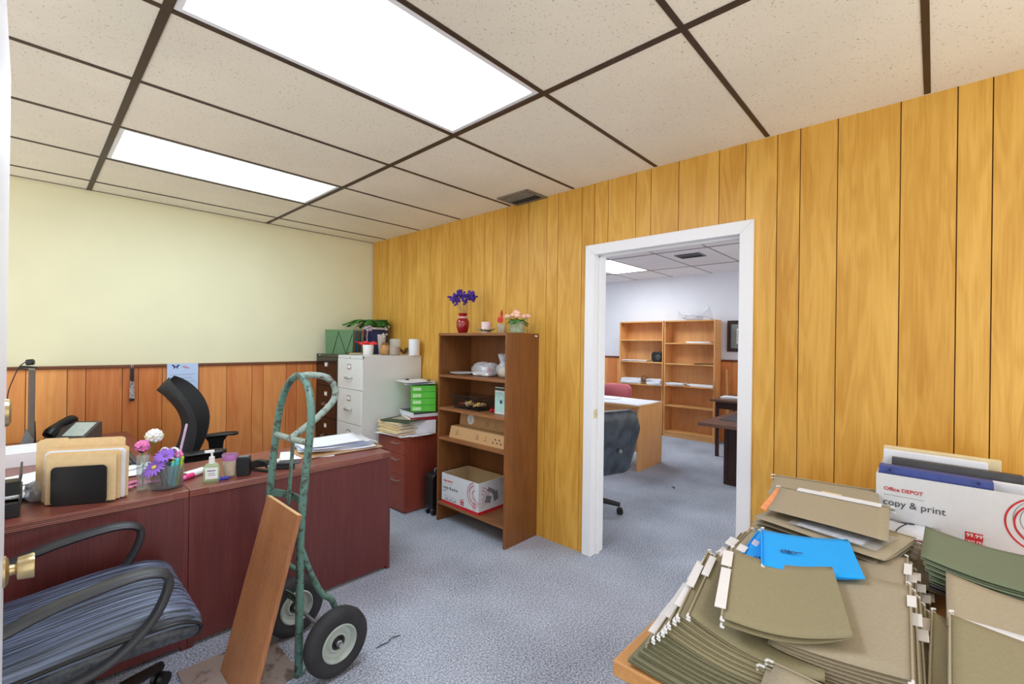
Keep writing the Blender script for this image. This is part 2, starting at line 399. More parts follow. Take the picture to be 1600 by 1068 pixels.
ceiling('ceiling', xg, yg, H, [mid, mid2], M['tile'], M['tbar'], .028, None)
xg2 = [.142, 1.45, 2.61, 3.74, X2]; yg2 = [-4.5] + [-.212-.62*k for k in range(6, -1, -1)] + [.4]
ceiling('ceiling.001', xg2, yg2, H2, [(3.175, -1.142)], M['tile_plain'], M['tbar_grey'], .022, None)
tag(MB().box(-3.72, -5.4, 2.72, 4.7, .6, 2.78).build('ceiling.002', M['tile_plain']), None, None, kind=S)   # slab above both grids

def light(x, y, z, lx, ly, lens, label, gap=0):
    t = thing('ceiling_light', label, 'ceiling light', (x, y, z), 0)
    a, b, f = lx/2-.016, ly/2-.014, .022
    MB().box(-a, -b, 0, -a+f, b, .012).box(a-f, -b, 0, a, b, .012).box(-a+f, -b, 0, a-f, -b+f, .012).box(-a+f, b-f-gap, 0, a-f, b, .012) \
        .build('frame', M['trim_white'], t, local=True)
    MB().box(-a+f*.9, -b+f*.9, .005, a-f*.9, b-f*.9, .011).build('lens', lens, t, local=True)
    MB().box(-a, -b, .013, a, b, .1).build('housing', M['white_metal'], t, local=True)
    return t
light(*mid, H, 2*PT, PT, M['lens'], 'large bright white ceiling panel light nearest the camera')
light(*mid2, H, 2*PT, PT, M['lens_cool'], 'cool bluish ceiling panel light near the pale yellow wall')
light(3.175, -1.142, H2, 1.13, .62, M['lens_far'], 'ceiling panel light of the far room seen through the doorway')

def vent(c, sx, sy, z, label, mat, dark):
    t = thing('ceiling_vent', label, 'air vent', (c[0], c[1], z), 0)
    a, b, f = sx/2, sy/2, .022
    MB().box(-a, -b, -.012, -a+f, b, 0).box(a-f, -b, -.012, a, b, 0).box(-a+f, -b, -.012, a-f, -b+f, 0).box(-a+f, b-f, -.012, a-f, b, 0).build('frame', mat, t, local=True)
    MB().box(-a+f, -b+f, -.002, a-f, b-f, 0).build('backing', dark, t, local=True)
    n = 6
    for k in range(n):
        x = -a+f + (k+.5)*(sx-2*f)/n
        MB().obox((x, 0, -.010), (.022, sy-2*f, .0015), Euler((0, .7 if k < n/2 else -.7, 0)).to_matrix()).build('slat', mat, t, local=True)
M['vent'] = plain('grey_vent_metal', (120, 112, 100), .5); M['vent_dark'] = plain('vent_dark', (38, 34, 30), .7)
vent((-.112, -2.316), .22, .30, H, 'slatted air vent in the near ceiling beside the honey panelled wall', M['vent'], M['vent_dark'])
vent((2.96, -2.36), .24, .30, H2, 'dark air vent in the far room ceiling seen through the doorway', plain('grey_vent_far', (90, 90, 92), .5), M['vent_dark'])

# doorway casing and jambs
d1 = thing('door_1', 'white painted frame of the open doorway in the panelled wall', None, (0, (DY0+DY1)/2, 0)); d1['kind'] = S
c = MB(); cw, dp = .066, .018
def casing(x0, x1):
    c.prism([(DY1-.004, 0), (DY1+cw, 0), (DY1+cw, DZ+cw), (DY1-.004, DZ-.004)], x0, x1, lambda p, q, a: (a, p, q))
    c.prism([(DY0+.004, 0), (DY0-cw, 0), (DY0-cw, DZ+cw), (DY0+.004, DZ-.004)], x0, x1, lambda p, q, a: (a, p, q))
    c.prism([(DY1-.004, DZ-.004), (DY1+cw, DZ+cw), (DY0-cw, DZ+cw), (DY0+.004, DZ-.004)], x0, x1, lambda p, q, a: (a, p, q))
casing(-dp, 0.0); c.build('casing', M['trim_white'], d1, bevel=.004)
MB().box(-.002, DY1-.001, 0, .144, DY1+.019, DZ+.019).box(-.002, DY0-.019, 0, .144, DY0+.001, DZ+.019).box(-.002, DY0, DZ, .144, DY1, DZ+.019) \
    .box(.05, DY1-.013, 0, .085, DY1, DZ).box(.05, DY0, 0, .085, DY0+.013, DZ).box(.05, DY0, DZ-.013, .085, DY1, DZ).build('jamb', M['trim_white'], d1, bevel=.002)
MB().box(.012, DY1-.0025, .93, .045, DY1-.0005, .99).build('strike_plate', M['brass'], d1)
# open door leaf at the left edge of the picture
d2 = thing('door_2', 'white open door at the left edge with brass knob and deadbolt', None, (-2.675, -3.84, 0)); d2['kind'] = S
dx = -2.650
MB().box(dx-.042, -3.83, .012, dx, -3.02, 2.03).build('door_panel', M['trim_white'], d2, bevel=.003)
MB().lathe([(.0, 0), (.033, 0), (.033, .004), (.026, .008), (.012, .010), (.0105, .018), (.013, .020), (.024, .022), (.0275, .046), (.0265, .048), (.0, .0465)], (dx, -3.085, .918), axis=(1, 0, 0)).build('door_knob', M['brass'], d2, smooth=40)
MB().lathe([(.0, 0), (.031, 0), (.029, .006), (.026, .007), (.022, .009), (.0, .009)], (dx, -3.085, 1.268), axis=(1, 0, 0)).build('deadbolt', M['brass'], d2, smooth=40)
# ------------------------------------------------------------------ materials for furniture
M['walnut'] = wood('walnut_laminate', (104, 62, 28), (146, 94, 52), 'z', 12, rough=.45, fig=.35, fine=.7)
M['walnut_y'] = wood('walnut_laminate_shelf', (112, 70, 38), (158, 106, 66), 'y', 12, rough=.45, fig=.35, fine=.7)
M['cherry'] = wood('cherry_laminate', (86, 38, 38), (112, 56, 54), 'z', 12, rough=.35, fig=.1, fine=.8, coat=.15)
M['cherry_x'] = wood('cherry_laminate_top', (104, 52, 44), (142, 80, 68), 'x', 10, rough=.28, fig=.15, fine=.8, coat=.2)
M['cherry_red'] = wood('red_cherry_laminate', (118, 50, 38), (152, 74, 58), 'z', 10, rough=.35, fig=.15, fine=.8)
M['oak'] = wood('light_oak_laminate', (204, 142, 84), (232, 178, 118), 'z', 8, rough=.45, fig=.5, fine=.5, knots=1.6, knotc=(150, 96, 48))
M['oak_y'] = wood('light_oak_shelf', (196, 140, 80), (224, 174, 112), 'y', 8, rough=.45, fig=.5, fine=.5)
M['oak_x'] = wood('table_oak', (176, 120, 66), (214, 160, 98), 'x', 8, rough=.42, fig=.5, fine=.6)
M['dkwood'] = wood('espresso_wood', (44, 26, 22), (66, 42, 36), 'z', 10, rough=.4, fig=.2, fine=.7)
M['dkwood_y'] = wood('espresso_top', (92, 64, 52), (120, 88, 74), 'y', 10, rough=.32, fig=.2, fine=.7)
M['flute'] = wood('cherry_edge_highlight', (142, 88, 78), (176, 124, 112), 'x', 10, rough=.3, fig=.1, fine=.8)  # beads paled so the highlight lines of the fluting sit in the colour
M['seam'] = plain('pale_seam', (176, 128, 118), .5)

# ------------------------------------------------------------------ walnut bookcase
bc = thing('bookcase', 'brown walnut laminate bookcase with open shelves against the honey panelled wall', 'bookcase', (-.18, -2.03, 0))
BX0, BX1, BY0, BY1, BZ = -.347, -.004, -2.411, -1.647, 1.506
box('side_panel', M['walnut'], bc, (BX0, BY0, 0), (BX1, BY0+.018, BZ), .001)
box('side_panel', M['walnut'], bc, (BX0, BY1-.018, 0), (BX1, BY1, BZ), .001)
box('top_panel', M['walnut_y'], bc, (BX0, BY0+.018, BZ-.02), (BX1, BY1-.018, BZ), .001)
box('back_panel', M['walnut'], bc, (BX1-.006, BY0+.018, .05), (BX1, BY1-.018, BZ-.02), 0)
SH = [1.175, .912, .675, .157]
for z in SH: box('shelf', M['walnut_y'], bc, (BX0+.001, BY0+.018, z-.02), (BX1-.006, BY1-.018, z), .001)
box('sticker', M['paper'], bc, (-.05, BY0-.0008, 1.482), (-.022, BY0, 1.494), 0)['label'] = 'small white sticker'

# ------------------------------------------------------------------ filing cabinets
def cabinet(name, label, y0, y1, mat, trim, nd=4, metal=M['chrome']):
    x0, x1, z1 = -.626, -.012, 1.302
    t = thing(name, label, 'filing cabinet', ((x0+x1)/2, (y0+y1)/2, 0))
    MB().box(x0+.012, y0, .0, x1, y1, z1).box(x0, y0, z1-.026, x0+.012, y1, z1).box(x0, y0, 0, x0+.012, y0+.008, z1).box(x0, y1-.008, 0, x0+.012, y1, z1).build('body', trim, t, bevel=.002)
    ym = (y0+y1)/2; p = .3075
    for k in range(nd):
        a = z1-.030-p*(k+1)+.006 if k else .996; b = z1-.030 if k == 0 else z1-.308-p*(k-1)
        a = z1-.308-p*k+.005
        d = MB().box(x0-.004, y0+.010, a, x0+.014, y1-.010, b).build('drawer', mat, t, bevel=.003)
        zc = b-.075 if k else b-.07
        MB().prism(rrect(-.032, -.024, .032, .024, .004), 0, .004, lambda p_, q, c: (x0-.004-c, ym+p_, zc+q)).build('label_holder', metal, d)
        MB().box(x0-.0087, ym-.024, zc-.016, x0-.0078, ym+.024, zc+.015).build('label_card', M['paper'], d)
        hz = zc-.105
        MB().tube(smoothpath([(x0-.004, ym-.055, hz+.008), (x0-.026, ym-.05, hz+.004), (x0-.032, ym, hz), (x0-.026, ym+.05, hz+.004), (x0-.004, ym+.055, hz+.008)], 4), .006, 8).build('handle', metal, d, smooth=60)
    return t
M['cab_grey'] = plain('pale_grey_enamel', (222, 226, 226), .4, noise=.008)
M['cab_side'] = plain('grey_side_enamel', (220, 222, 221), .42, noise=.008)
M['cab_black'] = plain('dark_brown_drawer', (44, 30, 26), .16, noise=.05)
M['cab_olive'] = plain('dark_olive_frame', (58, 64, 48), .4)
cw_ = cabinet('filing_cabinet', 'pale grey metal four drawer filing cabinet with black handles next to the papers', -.95, -.49, M['cab_grey'], M['cab_side'], 4, M['steel'])
cb_ = cabinet('filing_cabinet', 'dark brown and olive four drawer filing cabinet in the corner by the yellow wall', -.486, -.034, M['cab_black'], M['cab_olive'], 4, M['chrome'])
box('lock', M['chrome'], cw_, (-.629, -.73, 1.281), (-.626, -.712, 1.294), .001)
box('lock', M['chrome'], cb_, (-.629, -.12, 1.281), (-.626, -.095, 1.294), .001)

# ------------------------------------------------------------------ cherry pedestal
pd = thing('pedestal_cabinet', 'low reddish cherry three drawer pedestal beside the grey filing cabinet', 'drawer unit', (-.27, -1.16, 0))
PX0, PX1, PY0, PY1, PZ = -.47, -.095, -1.37, -.965, .632
box('body', M['cherry_red'], pd, (PX0+.016, PY0, .006), (PX1, PY1, PZ-.022), .001)
box('top_panel', M['cherry_red'], pd, (PX0, PY0, PZ-.021), (PX1, PY1, PZ), .002)
for a, b in ((.49, .608), (.315, .487), (.012, .312)):
    d = box('drawer', M['cherry_red'], pd, (PX0, PY0+.002, a), (PX0+.016, PY1-.002, b), .001)
    zc = b-.045 if b < .6 else b-.03; ym = -1.25
    MB().tube([(PX0, ym-.05, zc), (PX0-.022, ym-.05, zc), (PX0-.022, ym+.05, zc), (PX0, ym+.05, zc)], .005, 8).build('handle', M['steel'], d, smooth=40)

# ------------------------------------------------------------------ desks
def desk(label, x0, x1, y0, y1, z, grain, loc):
    t = thing('desk', label, 'desk', loc)
    MB().box(x0, y0, z-.034, x1, y1, z).build('desktop', M['cherry_x'], t, bevel=.003)
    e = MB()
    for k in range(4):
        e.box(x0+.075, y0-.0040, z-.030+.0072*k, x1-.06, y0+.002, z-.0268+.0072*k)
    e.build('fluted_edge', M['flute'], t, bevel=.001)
    MB().box(x0+.006, y0+.0045, .02, x1-.022, y0+.026, z-.034).build('modesty_panel', M['cherry'], t)
    for a in (x0, x1-.022): MB().box(a, y0+.003, 0, a+.022, y1-.02, z-.034).build('end_panel', M['cherry'], t, bevel=.0015)
    return t
DZT = .735
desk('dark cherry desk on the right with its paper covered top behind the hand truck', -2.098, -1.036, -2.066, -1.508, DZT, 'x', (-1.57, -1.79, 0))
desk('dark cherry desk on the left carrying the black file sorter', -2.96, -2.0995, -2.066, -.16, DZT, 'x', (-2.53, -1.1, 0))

# ------------------------------------------------------------------ oak folder table
tb = thing('table', 'light oak top table covered with hanging folders in the foreground', 'table', (-.88, -4.6, 0))
TZ = .75
box('tabletop', M['oak_x'], tb, (-1.742, -5.2, TZ-.034), (-.03, -4.07, TZ), .004)
MB().box(-1.70, -5.15, TZ-.09, -.08, -5.12, TZ-.034).box(-1.70, -4.13, TZ-.09, -.08, -4.1, TZ-.034).build('apron', M['grey'], tb)
for x, y in ((-1.70, -4.115), (-.07, -4.115), (-1.70, -5.15), (-.07, -5.15)):
    MB().box(x-.02, y-.02, 0, x+.02, y+.02, TZ-.034).build('leg', M['grey'], tb, bevel=.003)

# ------------------------------------------------------------------ executive leather chair in front of the desks
M['leather'] = leather('black_leather_painted_sheen', (80, 90, 110), (.45, 22, 8), 4, .9, .27, .52, 1.42)  # creases plus sheen: bluish base and pale streaks paint light onto black leather
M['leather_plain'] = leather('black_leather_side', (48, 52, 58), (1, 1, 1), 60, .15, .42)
M['chair_arm'] = plain('charcoal_armrest', (48, 50, 54), .42, noise=.05)
def five_star(t, zc=.09, r=.30, a0=.3, mat=M['black']):
    for k in range(5):
        a = a0+2*PI*k/5; c, s = math.cos(a), math.sin(a)
        l = MB().tube([(0, 0, zc+.02), (c*r*.5, s*r*.5, zc+.012), (c*r, s*r, zc-.015)], [.03, .024, .018], 10).build('base_leg', mat, t, smooth=50, local=True)
        w = MB()
        for q in (-.016, .016):
            p = Vector((c*r-s*q, s*r+c*q, .027))
            w.cyl(p-Vector((-s, c, 0))*.009, p+Vector((-s, c, 0))*.009, .027, None, 16)
        w.cyl((c*r, s*r, .03), (c*r, s*r, zc-.01), .008).build('caster', mat, l, smooth=40, local=False) if False else w.xf(Matrix.Identity(4)).build('caster', mat, l, smooth=40, local=True)
def seat_loft(prof, hw, ny=14, edge=.16):
    """closed side profile (x,z) swept across y with pillowed ends"""
    m = MB(); rings = []
    cx = sum(p[0] for p in prof)/len(prof); cz = sum(p[1] for p in prof)/len(prof)
    for j in range(ny+1):
        v = -1+2*j/ny; e = max(0, (abs(v)-(1-edge))/edge); s = math.sqrt(max(0, 1-e*e*.72))
        rings.append([(cx+(p[0]-cx)*(.90+.10*s), v*hw, cz+(p[1]-cz)*s) for p in prof])
    return m.rings(rings)
def closed_smooth(pts, n=4):
    P = [Vector((p[0], p[1], 0)) for p in pts]; m = len(P); out = []
    for i in range(m):
        a, b, c, d = P[i-1], P[i], P[(i+1) % m], P[(i+2) % m]
        for k in range(n):
            t = k/n; q = .5*((2*b)+(c-a)*t+(2*a-5*b+4*c-d)*t*t+(3*b-a-3*c+d)*t**3); out.append((q.x, q.y))
    return out
ch = thing('office_chair', 'black leather executive armchair in front of the left desk near the open door', 'office chair', (-2.47, -2.42, 0), .0)
prof = closed_smooth([(-.27, .475), (-.12, .498), (.06, .515), (.19, .512), (.268, .480), (.292, .425), (.268, .385), (.21, .392), (.0, .405), (-.25, .40)])
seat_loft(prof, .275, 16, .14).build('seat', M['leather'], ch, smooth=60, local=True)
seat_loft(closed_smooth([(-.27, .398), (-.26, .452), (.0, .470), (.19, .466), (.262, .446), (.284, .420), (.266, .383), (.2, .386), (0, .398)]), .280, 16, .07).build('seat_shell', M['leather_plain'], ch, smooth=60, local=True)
for s in (-1, 1):
    MB().tube(smoothpath([(-.25, s*.281, .455), (.0, s*.283, .472), (.19, s*.281, .468), (.258, s*.277, .448), (.282, s*.272, .420), (.266, s*.27, .390)], 5), .006, 6).build('piping', M['black'], ch, smooth=60, local=True)
bp = closed_smooth([(-.22, .42), (-.20, .60), (-.235, .80), (-.30, 1.0), (-.35, 1.08), (-.40, 1.07), (-.385, .96), (-.335, .75), (-.31, .55), (-.29, .42)])
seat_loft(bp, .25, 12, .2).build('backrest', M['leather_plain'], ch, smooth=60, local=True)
MB().box(-.28, -.10, .37, -.12, .10, .40).build('seat_plate', M['black'], ch, bevel=.004, local=True)
for s, yy in ((-1, -.285), (1, .262)):
    path = smoothpath([(-.27, yy, .585), (-.10, yy, .642), (.06, yy, .668), (.15, yy, .662), (.185, yy, .625), (.165, yy, .55), (.12, yy, .485), (.04, yy, .425), (-.06, yy*.98, .395), (-.15, yy*.93, .372)], 6)
    n = len(path); rings = []
    for i, p in enumerate(path):
        t = (path[min(i+1, n-1)]-path[max(i-1, 0)]).normalized(); nr = Vector((-t.z, 0, t.x))
        wy = .036 if i < n*.4 else .027; wz = .014
        rings.append([p + Vector((0, 1, 0))*wy*math.cos(a)*1.0 + nr*wz*math.sin(a) for a in [2*PI*k/12 for k in range(12)]])
    MB().rings(rings).build('armrest', M['chair_arm'], ch, smooth=60, local=True)
MB().cyl((0, 0, .10), (0, 0, .385), .03, .025).build('gas_lift', M['black'], ch, smooth=40, local=True)
five_star(ch, .095, .30, .62)

# ------------------------------------------------------------------ mesh task chair behind the right desk
M['mesh'] = plain('black_chair_mesh', (34, 36, 40), .7, noise=.12, nscale=400, bump=.2)
tc_ = thing('office_chair', 'black task chair with curved mesh backrest behind the right desk', 'office chair', (-1.725, -.80, 0), math.radians(-22))
bp = [(-.24, .50), (-.20, .61), (-.155, .72), (-.135, .84), (-.16, .94), (-.22, 1.03), (-.29, 1.095)]
cen = smoothpath([(p[0], 0, p[1]) for p in bp], 5); n = len(cen); front = []
def back_pt(u, v, off):
    i = v*(n-1); k = min(int(i), n-2); p = cen[k].lerp(cen[k+1], i-k); t = (cen[k+1]-cen[k]).normalized(); nr = Vector((t.z, 0, -t.x))
    w = .235*(1-.10*(2*v-1)**2)*(1 if v < .70 else math.sqrt(max(.10, 1-((v-.70)/.31)**2)))
    if v < .15: w *= .8+.2*v/.15
    y = (2*u-1)*w
    return p + nr*(off+.09*(2*u-1)**2) + Vector((0, y, 0))
b = MB(); rings = []
for j in range(25):
    v = j/24; rings.append([back_pt(i/14, v, .014) for i in range(15)] + [back_pt(i/14, v, -.022) for i in range(14, -1, -1)])
b.rings(rings).build('backrest', M['mesh'], tc_, smooth=50, local=True)
seat_loft(closed_smooth([(-.22, .46), (.0, .475), (.18, .478), (.245, .45), (.24, .415), (.15, .405), (-.2, .40)]), .245).build('seat', M['mesh'], tc_, smooth=60, local=True)
for s in (-1, 1):
    ar = MB(); y = s*.315
    rings = []
    for p, w, h in ((-.135, .02, .008), (-.125, .042, .012), (-.06, .05, .014), (.05, .048, .016), (.125, .042, .016), (.148, .02, .010)):
        rings.append([(p, y+w*math.cos(a), .688+(.008 if p > 0 else 0)+h*math.sin(a)) for a in [2*PI*k/14 for k in range(14)]])
    ar.rings(rings).build('arm_pad', M['black'], tc_, smooth=50, local=True)
    MB().rings([[(dx+.0, y+dy, z) for dx, dy in ((-a, -.012), (a, -.012), (a, .012), (-a, .012))] for z, a in ((.40, .045), (.58, .045), (.64, .05), (.68, .075))]).build('arm_post', M['black'], tc_, bevel=.004, local=True)
    MB().box(-.035, min(y, s*.2), .385, .035, max(y, s*.2), .405).build('arm_bracket', M['black'], tc_, local=True)
MB().obox((-.20, 0, .47), (.02, .07, .24), Euler((0, .25, 0)).to_matrix()).box(-.2, -.035, .375, .1, .035, .40).build('back_bracket', M['black'], tc_, local=True)
MB().cyl((0, 0, .10), (0, 0, .40), .03, .025).build('gas_lift', M['black'], tc_, smooth=40, local=True)
five_star(tc_, .095, .29, .1)

# ------------------------------------------------------------------ hand truck and the shelf board leaning on it
M['truck'] = worn_paint('worn_teal_paint', (90, 130, 118), (62, 70, 64), .47, scale=38)
M['truck_bare'] = worn_paint('rubbed_teal_paint', (146, 164, 154), (74, 66, 60), .44, scale=38)
M['rubber'] = plain('dusty_black_rubber', (44, 44, 47), .75, noise=.12, nscale=18)
M['hub'] = worn_paint('grey_green_hub', (176, 186, 180), (110, 104, 96), .28)
M['toe'] = worn_paint('scuffed_toe_plate', (158, 142, 132), (104, 88, 78), .44, scale=9)
M['board'] = wood('spare_shelf_laminate', (140, 88, 54), (184, 128, 86), 'z', 14, rough=.45, fig=.3, fine=.8)
M['raw'] = plain('raw_chipboard', (214, 180, 128), .8, noise=.08, nscale=200)
ht = thing('hand_truck', 'worn teal green two wheeled hand truck standing in front of the right desk', 'hand truck', (-1.80, -2.43, 0))
RN, RF = -2.602, -2.228
def rail_x(z): return -1.812 + (0 if z < .62 else .055*((z-.62)/.6)**1.2)
left = [(rail_x(z), RF, z) for z in (.004, .2, .4, .6, .75, .9, 1.0)]
right = [(rail_x(z), RN, z) for z in (1.0, .9, .75, .6, .4, .2, .004)]
ym = (RN+RF)/2; rr_ = (RF-RN)/2
arch = [(rail_x(1.03+.24*math.sin(a)), ym+rr_*math.cos(a), 1.03+.24*math.sin(a)) for a in [PI*k/14 for k in range(15)]]
MB().tube(left+arch+right, .0165, 14).build('frame_tube', M['truck'], ht, smooth=60)
# loop handle from the top of the arch back down to the cross bar
xt = rail_x(1.27)
MB().tube(smoothpath([(xt, ym, 1.268), (xt+.06, ym, 1.270), (xt+.13, ym, 1.255), (xt+.172, ym, 1.205), (xt+.165, ym, 1.14), (xt+.10, ym, 1.075), (xt+.03, ym, 1.025), (rail_x(.985), ym, .985)], 6), .0155, 12).build('loop_handle', M['truck_bare'], ht, smooth=60)
MB().tube([(rail_x(.985), RN, .992), (rail_x(.985), ym, .978), (rail_x(.985), RF, .975)], .014, 12).build('cross_bar', M['truck_bare'], ht, smooth=60)
MB().prism([(-.014, .50), (.014, .50), (.014, .985), (-.014, .985)], -.003, .003, lambda p, q, a: (rail_x(q)+.008+a, ym+p, q)).build('center_strap', M['truck'], ht)
for z, nm in ((.70, 1), (.50, 1), (.235, 1)):
    rings = []
    for k in range(13):
        u = k/12; y = RN+(RF-RN)*u; x = rail_x(z)+.055*math.sin(PI*u)
        rings.append([(x-.003, y, z-.017), (x+.003, y, z-.017), (x+.003, y, z+.017), (x-.003, y, z+.017)])
    MB().rings(rings).build('cross_strap', M['truck'], ht, smooth=40)
WN, WF, WR = (-1.693, -2.700, .14), (-1.713, -2.300, .14), .14
for (yy, w) in ((RN, WN), (RF, WF)):
    x = -1.80
    MB().tube(smoothpath([(-1.805, yy, .535), (-1.765, yy, .42), (-1.715, yy-.0, .315), (-1.675, yy, .275), (-1.652, yy, .215), (-1.665, yy, .15)], 5), .013, 10).build('brace_tube', M['truck'], ht, smooth=60)
MB().cyl((WF[0], WF[1]+.045, .14), (WN[0], WN[1]-.045, .14), .009).build('axle', M['steel'], ht, smooth=40)
MB().tube([(-1.81, RF+.01, .012), (-1.75, RF+.0, .05), (-1.69, RF+.02, .13)], .012, 8).tube([(-1.81, RN, .012), (-1.75, RN, .05), (-1.69, RN-.0, .13)], .012, 8).build('axle_bracket', M['truck_bare'], ht, smooth=50)
for w in (WN, WF):
    ax = Vector((WN[0]-WF[0], WN[1]-WF[1], 0)).normalized()
    prof = [(.076, -.026), (.10, -.035), (.125, -.033), (.136, -.022), (.140, 0), (.136, .022), (.125, .033), (.10, .035), (.076, .026)]
    wh = MB().lathe(prof+[(.074, .0)], w, 44, axis=ax, close=True).build('tire', M['rubber'], ht, smooth=50)
    MB().lathe([(.079, .029), (.074, .033), (.069, .022), (.062, .008), (.048, .005), (.042, .012), (.036, .018), (.031, .018), (.029, .0), (.0, .0)], w, 40, axis=ax, cap=False).lathe([(.079, -.029), (.074, -.033), (.064, -.006), (.03, -.004), (.026, -.03), (.0, -.032)], w, 40, axis=ax, cap=False).build('wheel_hub', M['hub'], wh, smooth=35)
    MB().lathe([(.0285, .001), (.0285, .014), (.020, .010), (.018, .004), (.0, .004)], w, 24, axis=ax).build('bearing', M['black'], wh, smooth=35)
    MB().lathe([(.0135, .004), (.013, .026), (.009, .028), (.0, .028)], w, 20, axis=ax).build('axle_cap', M['steel'], wh, smooth=35)
MB().box(-2.165, -2.60, .001, -1.80, -2.215, .007).build('toe_plate', M['toe'], ht, bevel=.001)
bd = thing('loose_shelf_board', 'brown laminate shelf board leaning on the hand truck', 'board', (-2.03, -2.51, .007))
L_, W_ = .735, .345; dx_, dz_ = .178, .713
ang = math.atan2(dx_, dz_)
Mb = Matrix.Translation((-2.036, -2.342-W_/2, .0085)) @ Matrix.Rotation(ang, 4, 'Y')
Mi = world_of(bd).inverted()
MB().box(0, -W_/2, 0, .018, W_/2, L_-.001).xf(Mi @ Mb).build('board_panel', M['board'], bd, bevel=.001, local=True)
MB().box(.0005, -W_/2+.001, L_-.001, .0175, W_/2-.001, L_+.0004).xf(Mi @ Mb).build('raw_edge', M['raw'], bd, local=True)
# ------------------------------------------------------------------ small things of the near room
def px(P, n): return n*((Vector(P)-CAM).dot(CF))/F_PX
M['red_glass'] = plain('ruby_glass', (150, 8, 24), .08, noise=.1, nscale=12, coat=.6)
M['pink_ribbon'] = plain('pink_ribbon', (222, 170, 170), .6)
M['purple'] = plain('purple_petals', (74, 44, 150), .8, noise=.25, nscale=90)
M['stem'] = plain('dry_stem', (150, 130, 92), .8)
M['leaf'] = plain('green_leaf', (74, 134, 58), .6, noise=.15)
M['leaf_pale'] = plain('grey_green_leaf', (142, 158, 122), .7, noise=.1)
M['rose'] = plain('peach_rose_petals', (246, 200, 176), .7, noise=.06)
M['pink_wax'] = plain('pale_pink_candle_glass', (232, 206, 212), .25, noise=.08, nscale=60)
M['glass'] = glass('clear_glass', (246, 250, 250), .03, .14)
M['glass_green'] = glass('greenish_glass', (232, 242, 226), .05, .16)
M['plastic_clear'] = glass('clear_plastic_wrap', (244, 246, 250), .18, .30)
M['pebble'] = plain('pale_pebbles', (206, 200, 170), .5, noise=.2, nscale=60)
M['red_plastic'] = plain('red_plastic', (214, 44, 44), .35)
M['candy'] = plain('glossy_red_foil', (190, 20, 30), .25)
M['green_box'] = plain('bright_green_wrapper', (86, 196, 52), .45, noise=.03)
M['green_pale'] = plain('pale_green_print', (190, 232, 170), .5)
M['dkgreen'] = plain('dark_green_folder', (62, 76, 54), .7)
M['teal_print'] = plain('teal_print', (172, 212, 204), .5)
M['binder_blue'] = plain('blue_binder', (62, 78, 150), .4)
M['charcoal'] = plain('charcoal_cover', (70, 70, 74), .5)
M['toner'] = plain('kraft_carton', (188, 148, 102), .75, noise=.02)
M['screen'] = plain('dark_screen', (26, 24, 26), .12, coat=.3)
M['screen_edge'] = plain('dark_grey_bezel', (92, 84, 80), .35)
M['lilac'] = plain('lilac_plastic', (196, 172, 206), .4)
M['violet'] = plain('violet_petals', (150, 104, 214), .6, noise=.1, nscale=60)
M['pinkp'] = plain('pink_petals', (236, 128, 190), .6, noise=.1, nscale=60)
M['hot_pink'] = plain('hot_pink_plastic', (238, 70, 140), .4)
M['lime'] = plain('lime_leaf', (170, 200, 60), .5, noise=.15)
M['aqua'] = plain('aqua_plastic', (88, 200, 206), .35)
M['yellow_p'] = plain('yellow_centre', (236, 206, 90), .6)
M['peach'] = plain('peach_wax', (232, 190, 150), .4)
M['purple_band'] = glass('purple_tinted_glass', (226, 186, 222), .08, .22)
M['lilac_rim'] = glass('lilac_rim_glass', (206, 140, 204), .1, .6)
M['blue_ribbon'] = plain('blue_ribbon', (60, 60, 176), .4)
M['gel'] = glass('green_gel', (222, 244, 206), .06, .35)
M['smoke'] = glass('smoky_plastic', (226, 230, 232), .05, .10)
M['wire'] = plain('black_wire', (20, 20, 20), .4)
M['brown_jar'] = plain('brown_jar', (176, 128, 78), .4, noise=.12, nscale=30)
M['brown_leaf'] = plain('dry_brown_leaf', (120, 84, 44), .8, noise=.2)
M['pot'] = plain('striped_grey_pot', (206, 200, 200), .5, noise=.12, nscale=25, stretch=(8, 8, .2))
M['navy_box'] = plain('navy_blue_box', (36, 44, 92), .45)
M['orange_paper'] = plain('orange_card', (240, 160, 112), .7)

def leaf_quad(b, base, d, L, W, up=(0, 0, 1), droop=.2):
    d = Vector(d).normalized(); s = d.cross(Vector(up)).normalized(); base = Vector(base)
    n = 6; rows = []
    for k in range(n+1):
        t = k/n; w = W*math.sin(PI*min(.98, max(.06, t)))**.8; c = base + d*L*t - Vector(up)*droop*L*t*t
        rows.append((c-s*w, c+Vector(up)*w*.25, c+s*w))
    o = len(b.v)
    for r in rows: b.v += [tuple(p) for p in r]
    for k in range(n):
        for j in (0, 1):
            a = o+3*k+j; b.f.append((a, a+1, a+4, a+3))

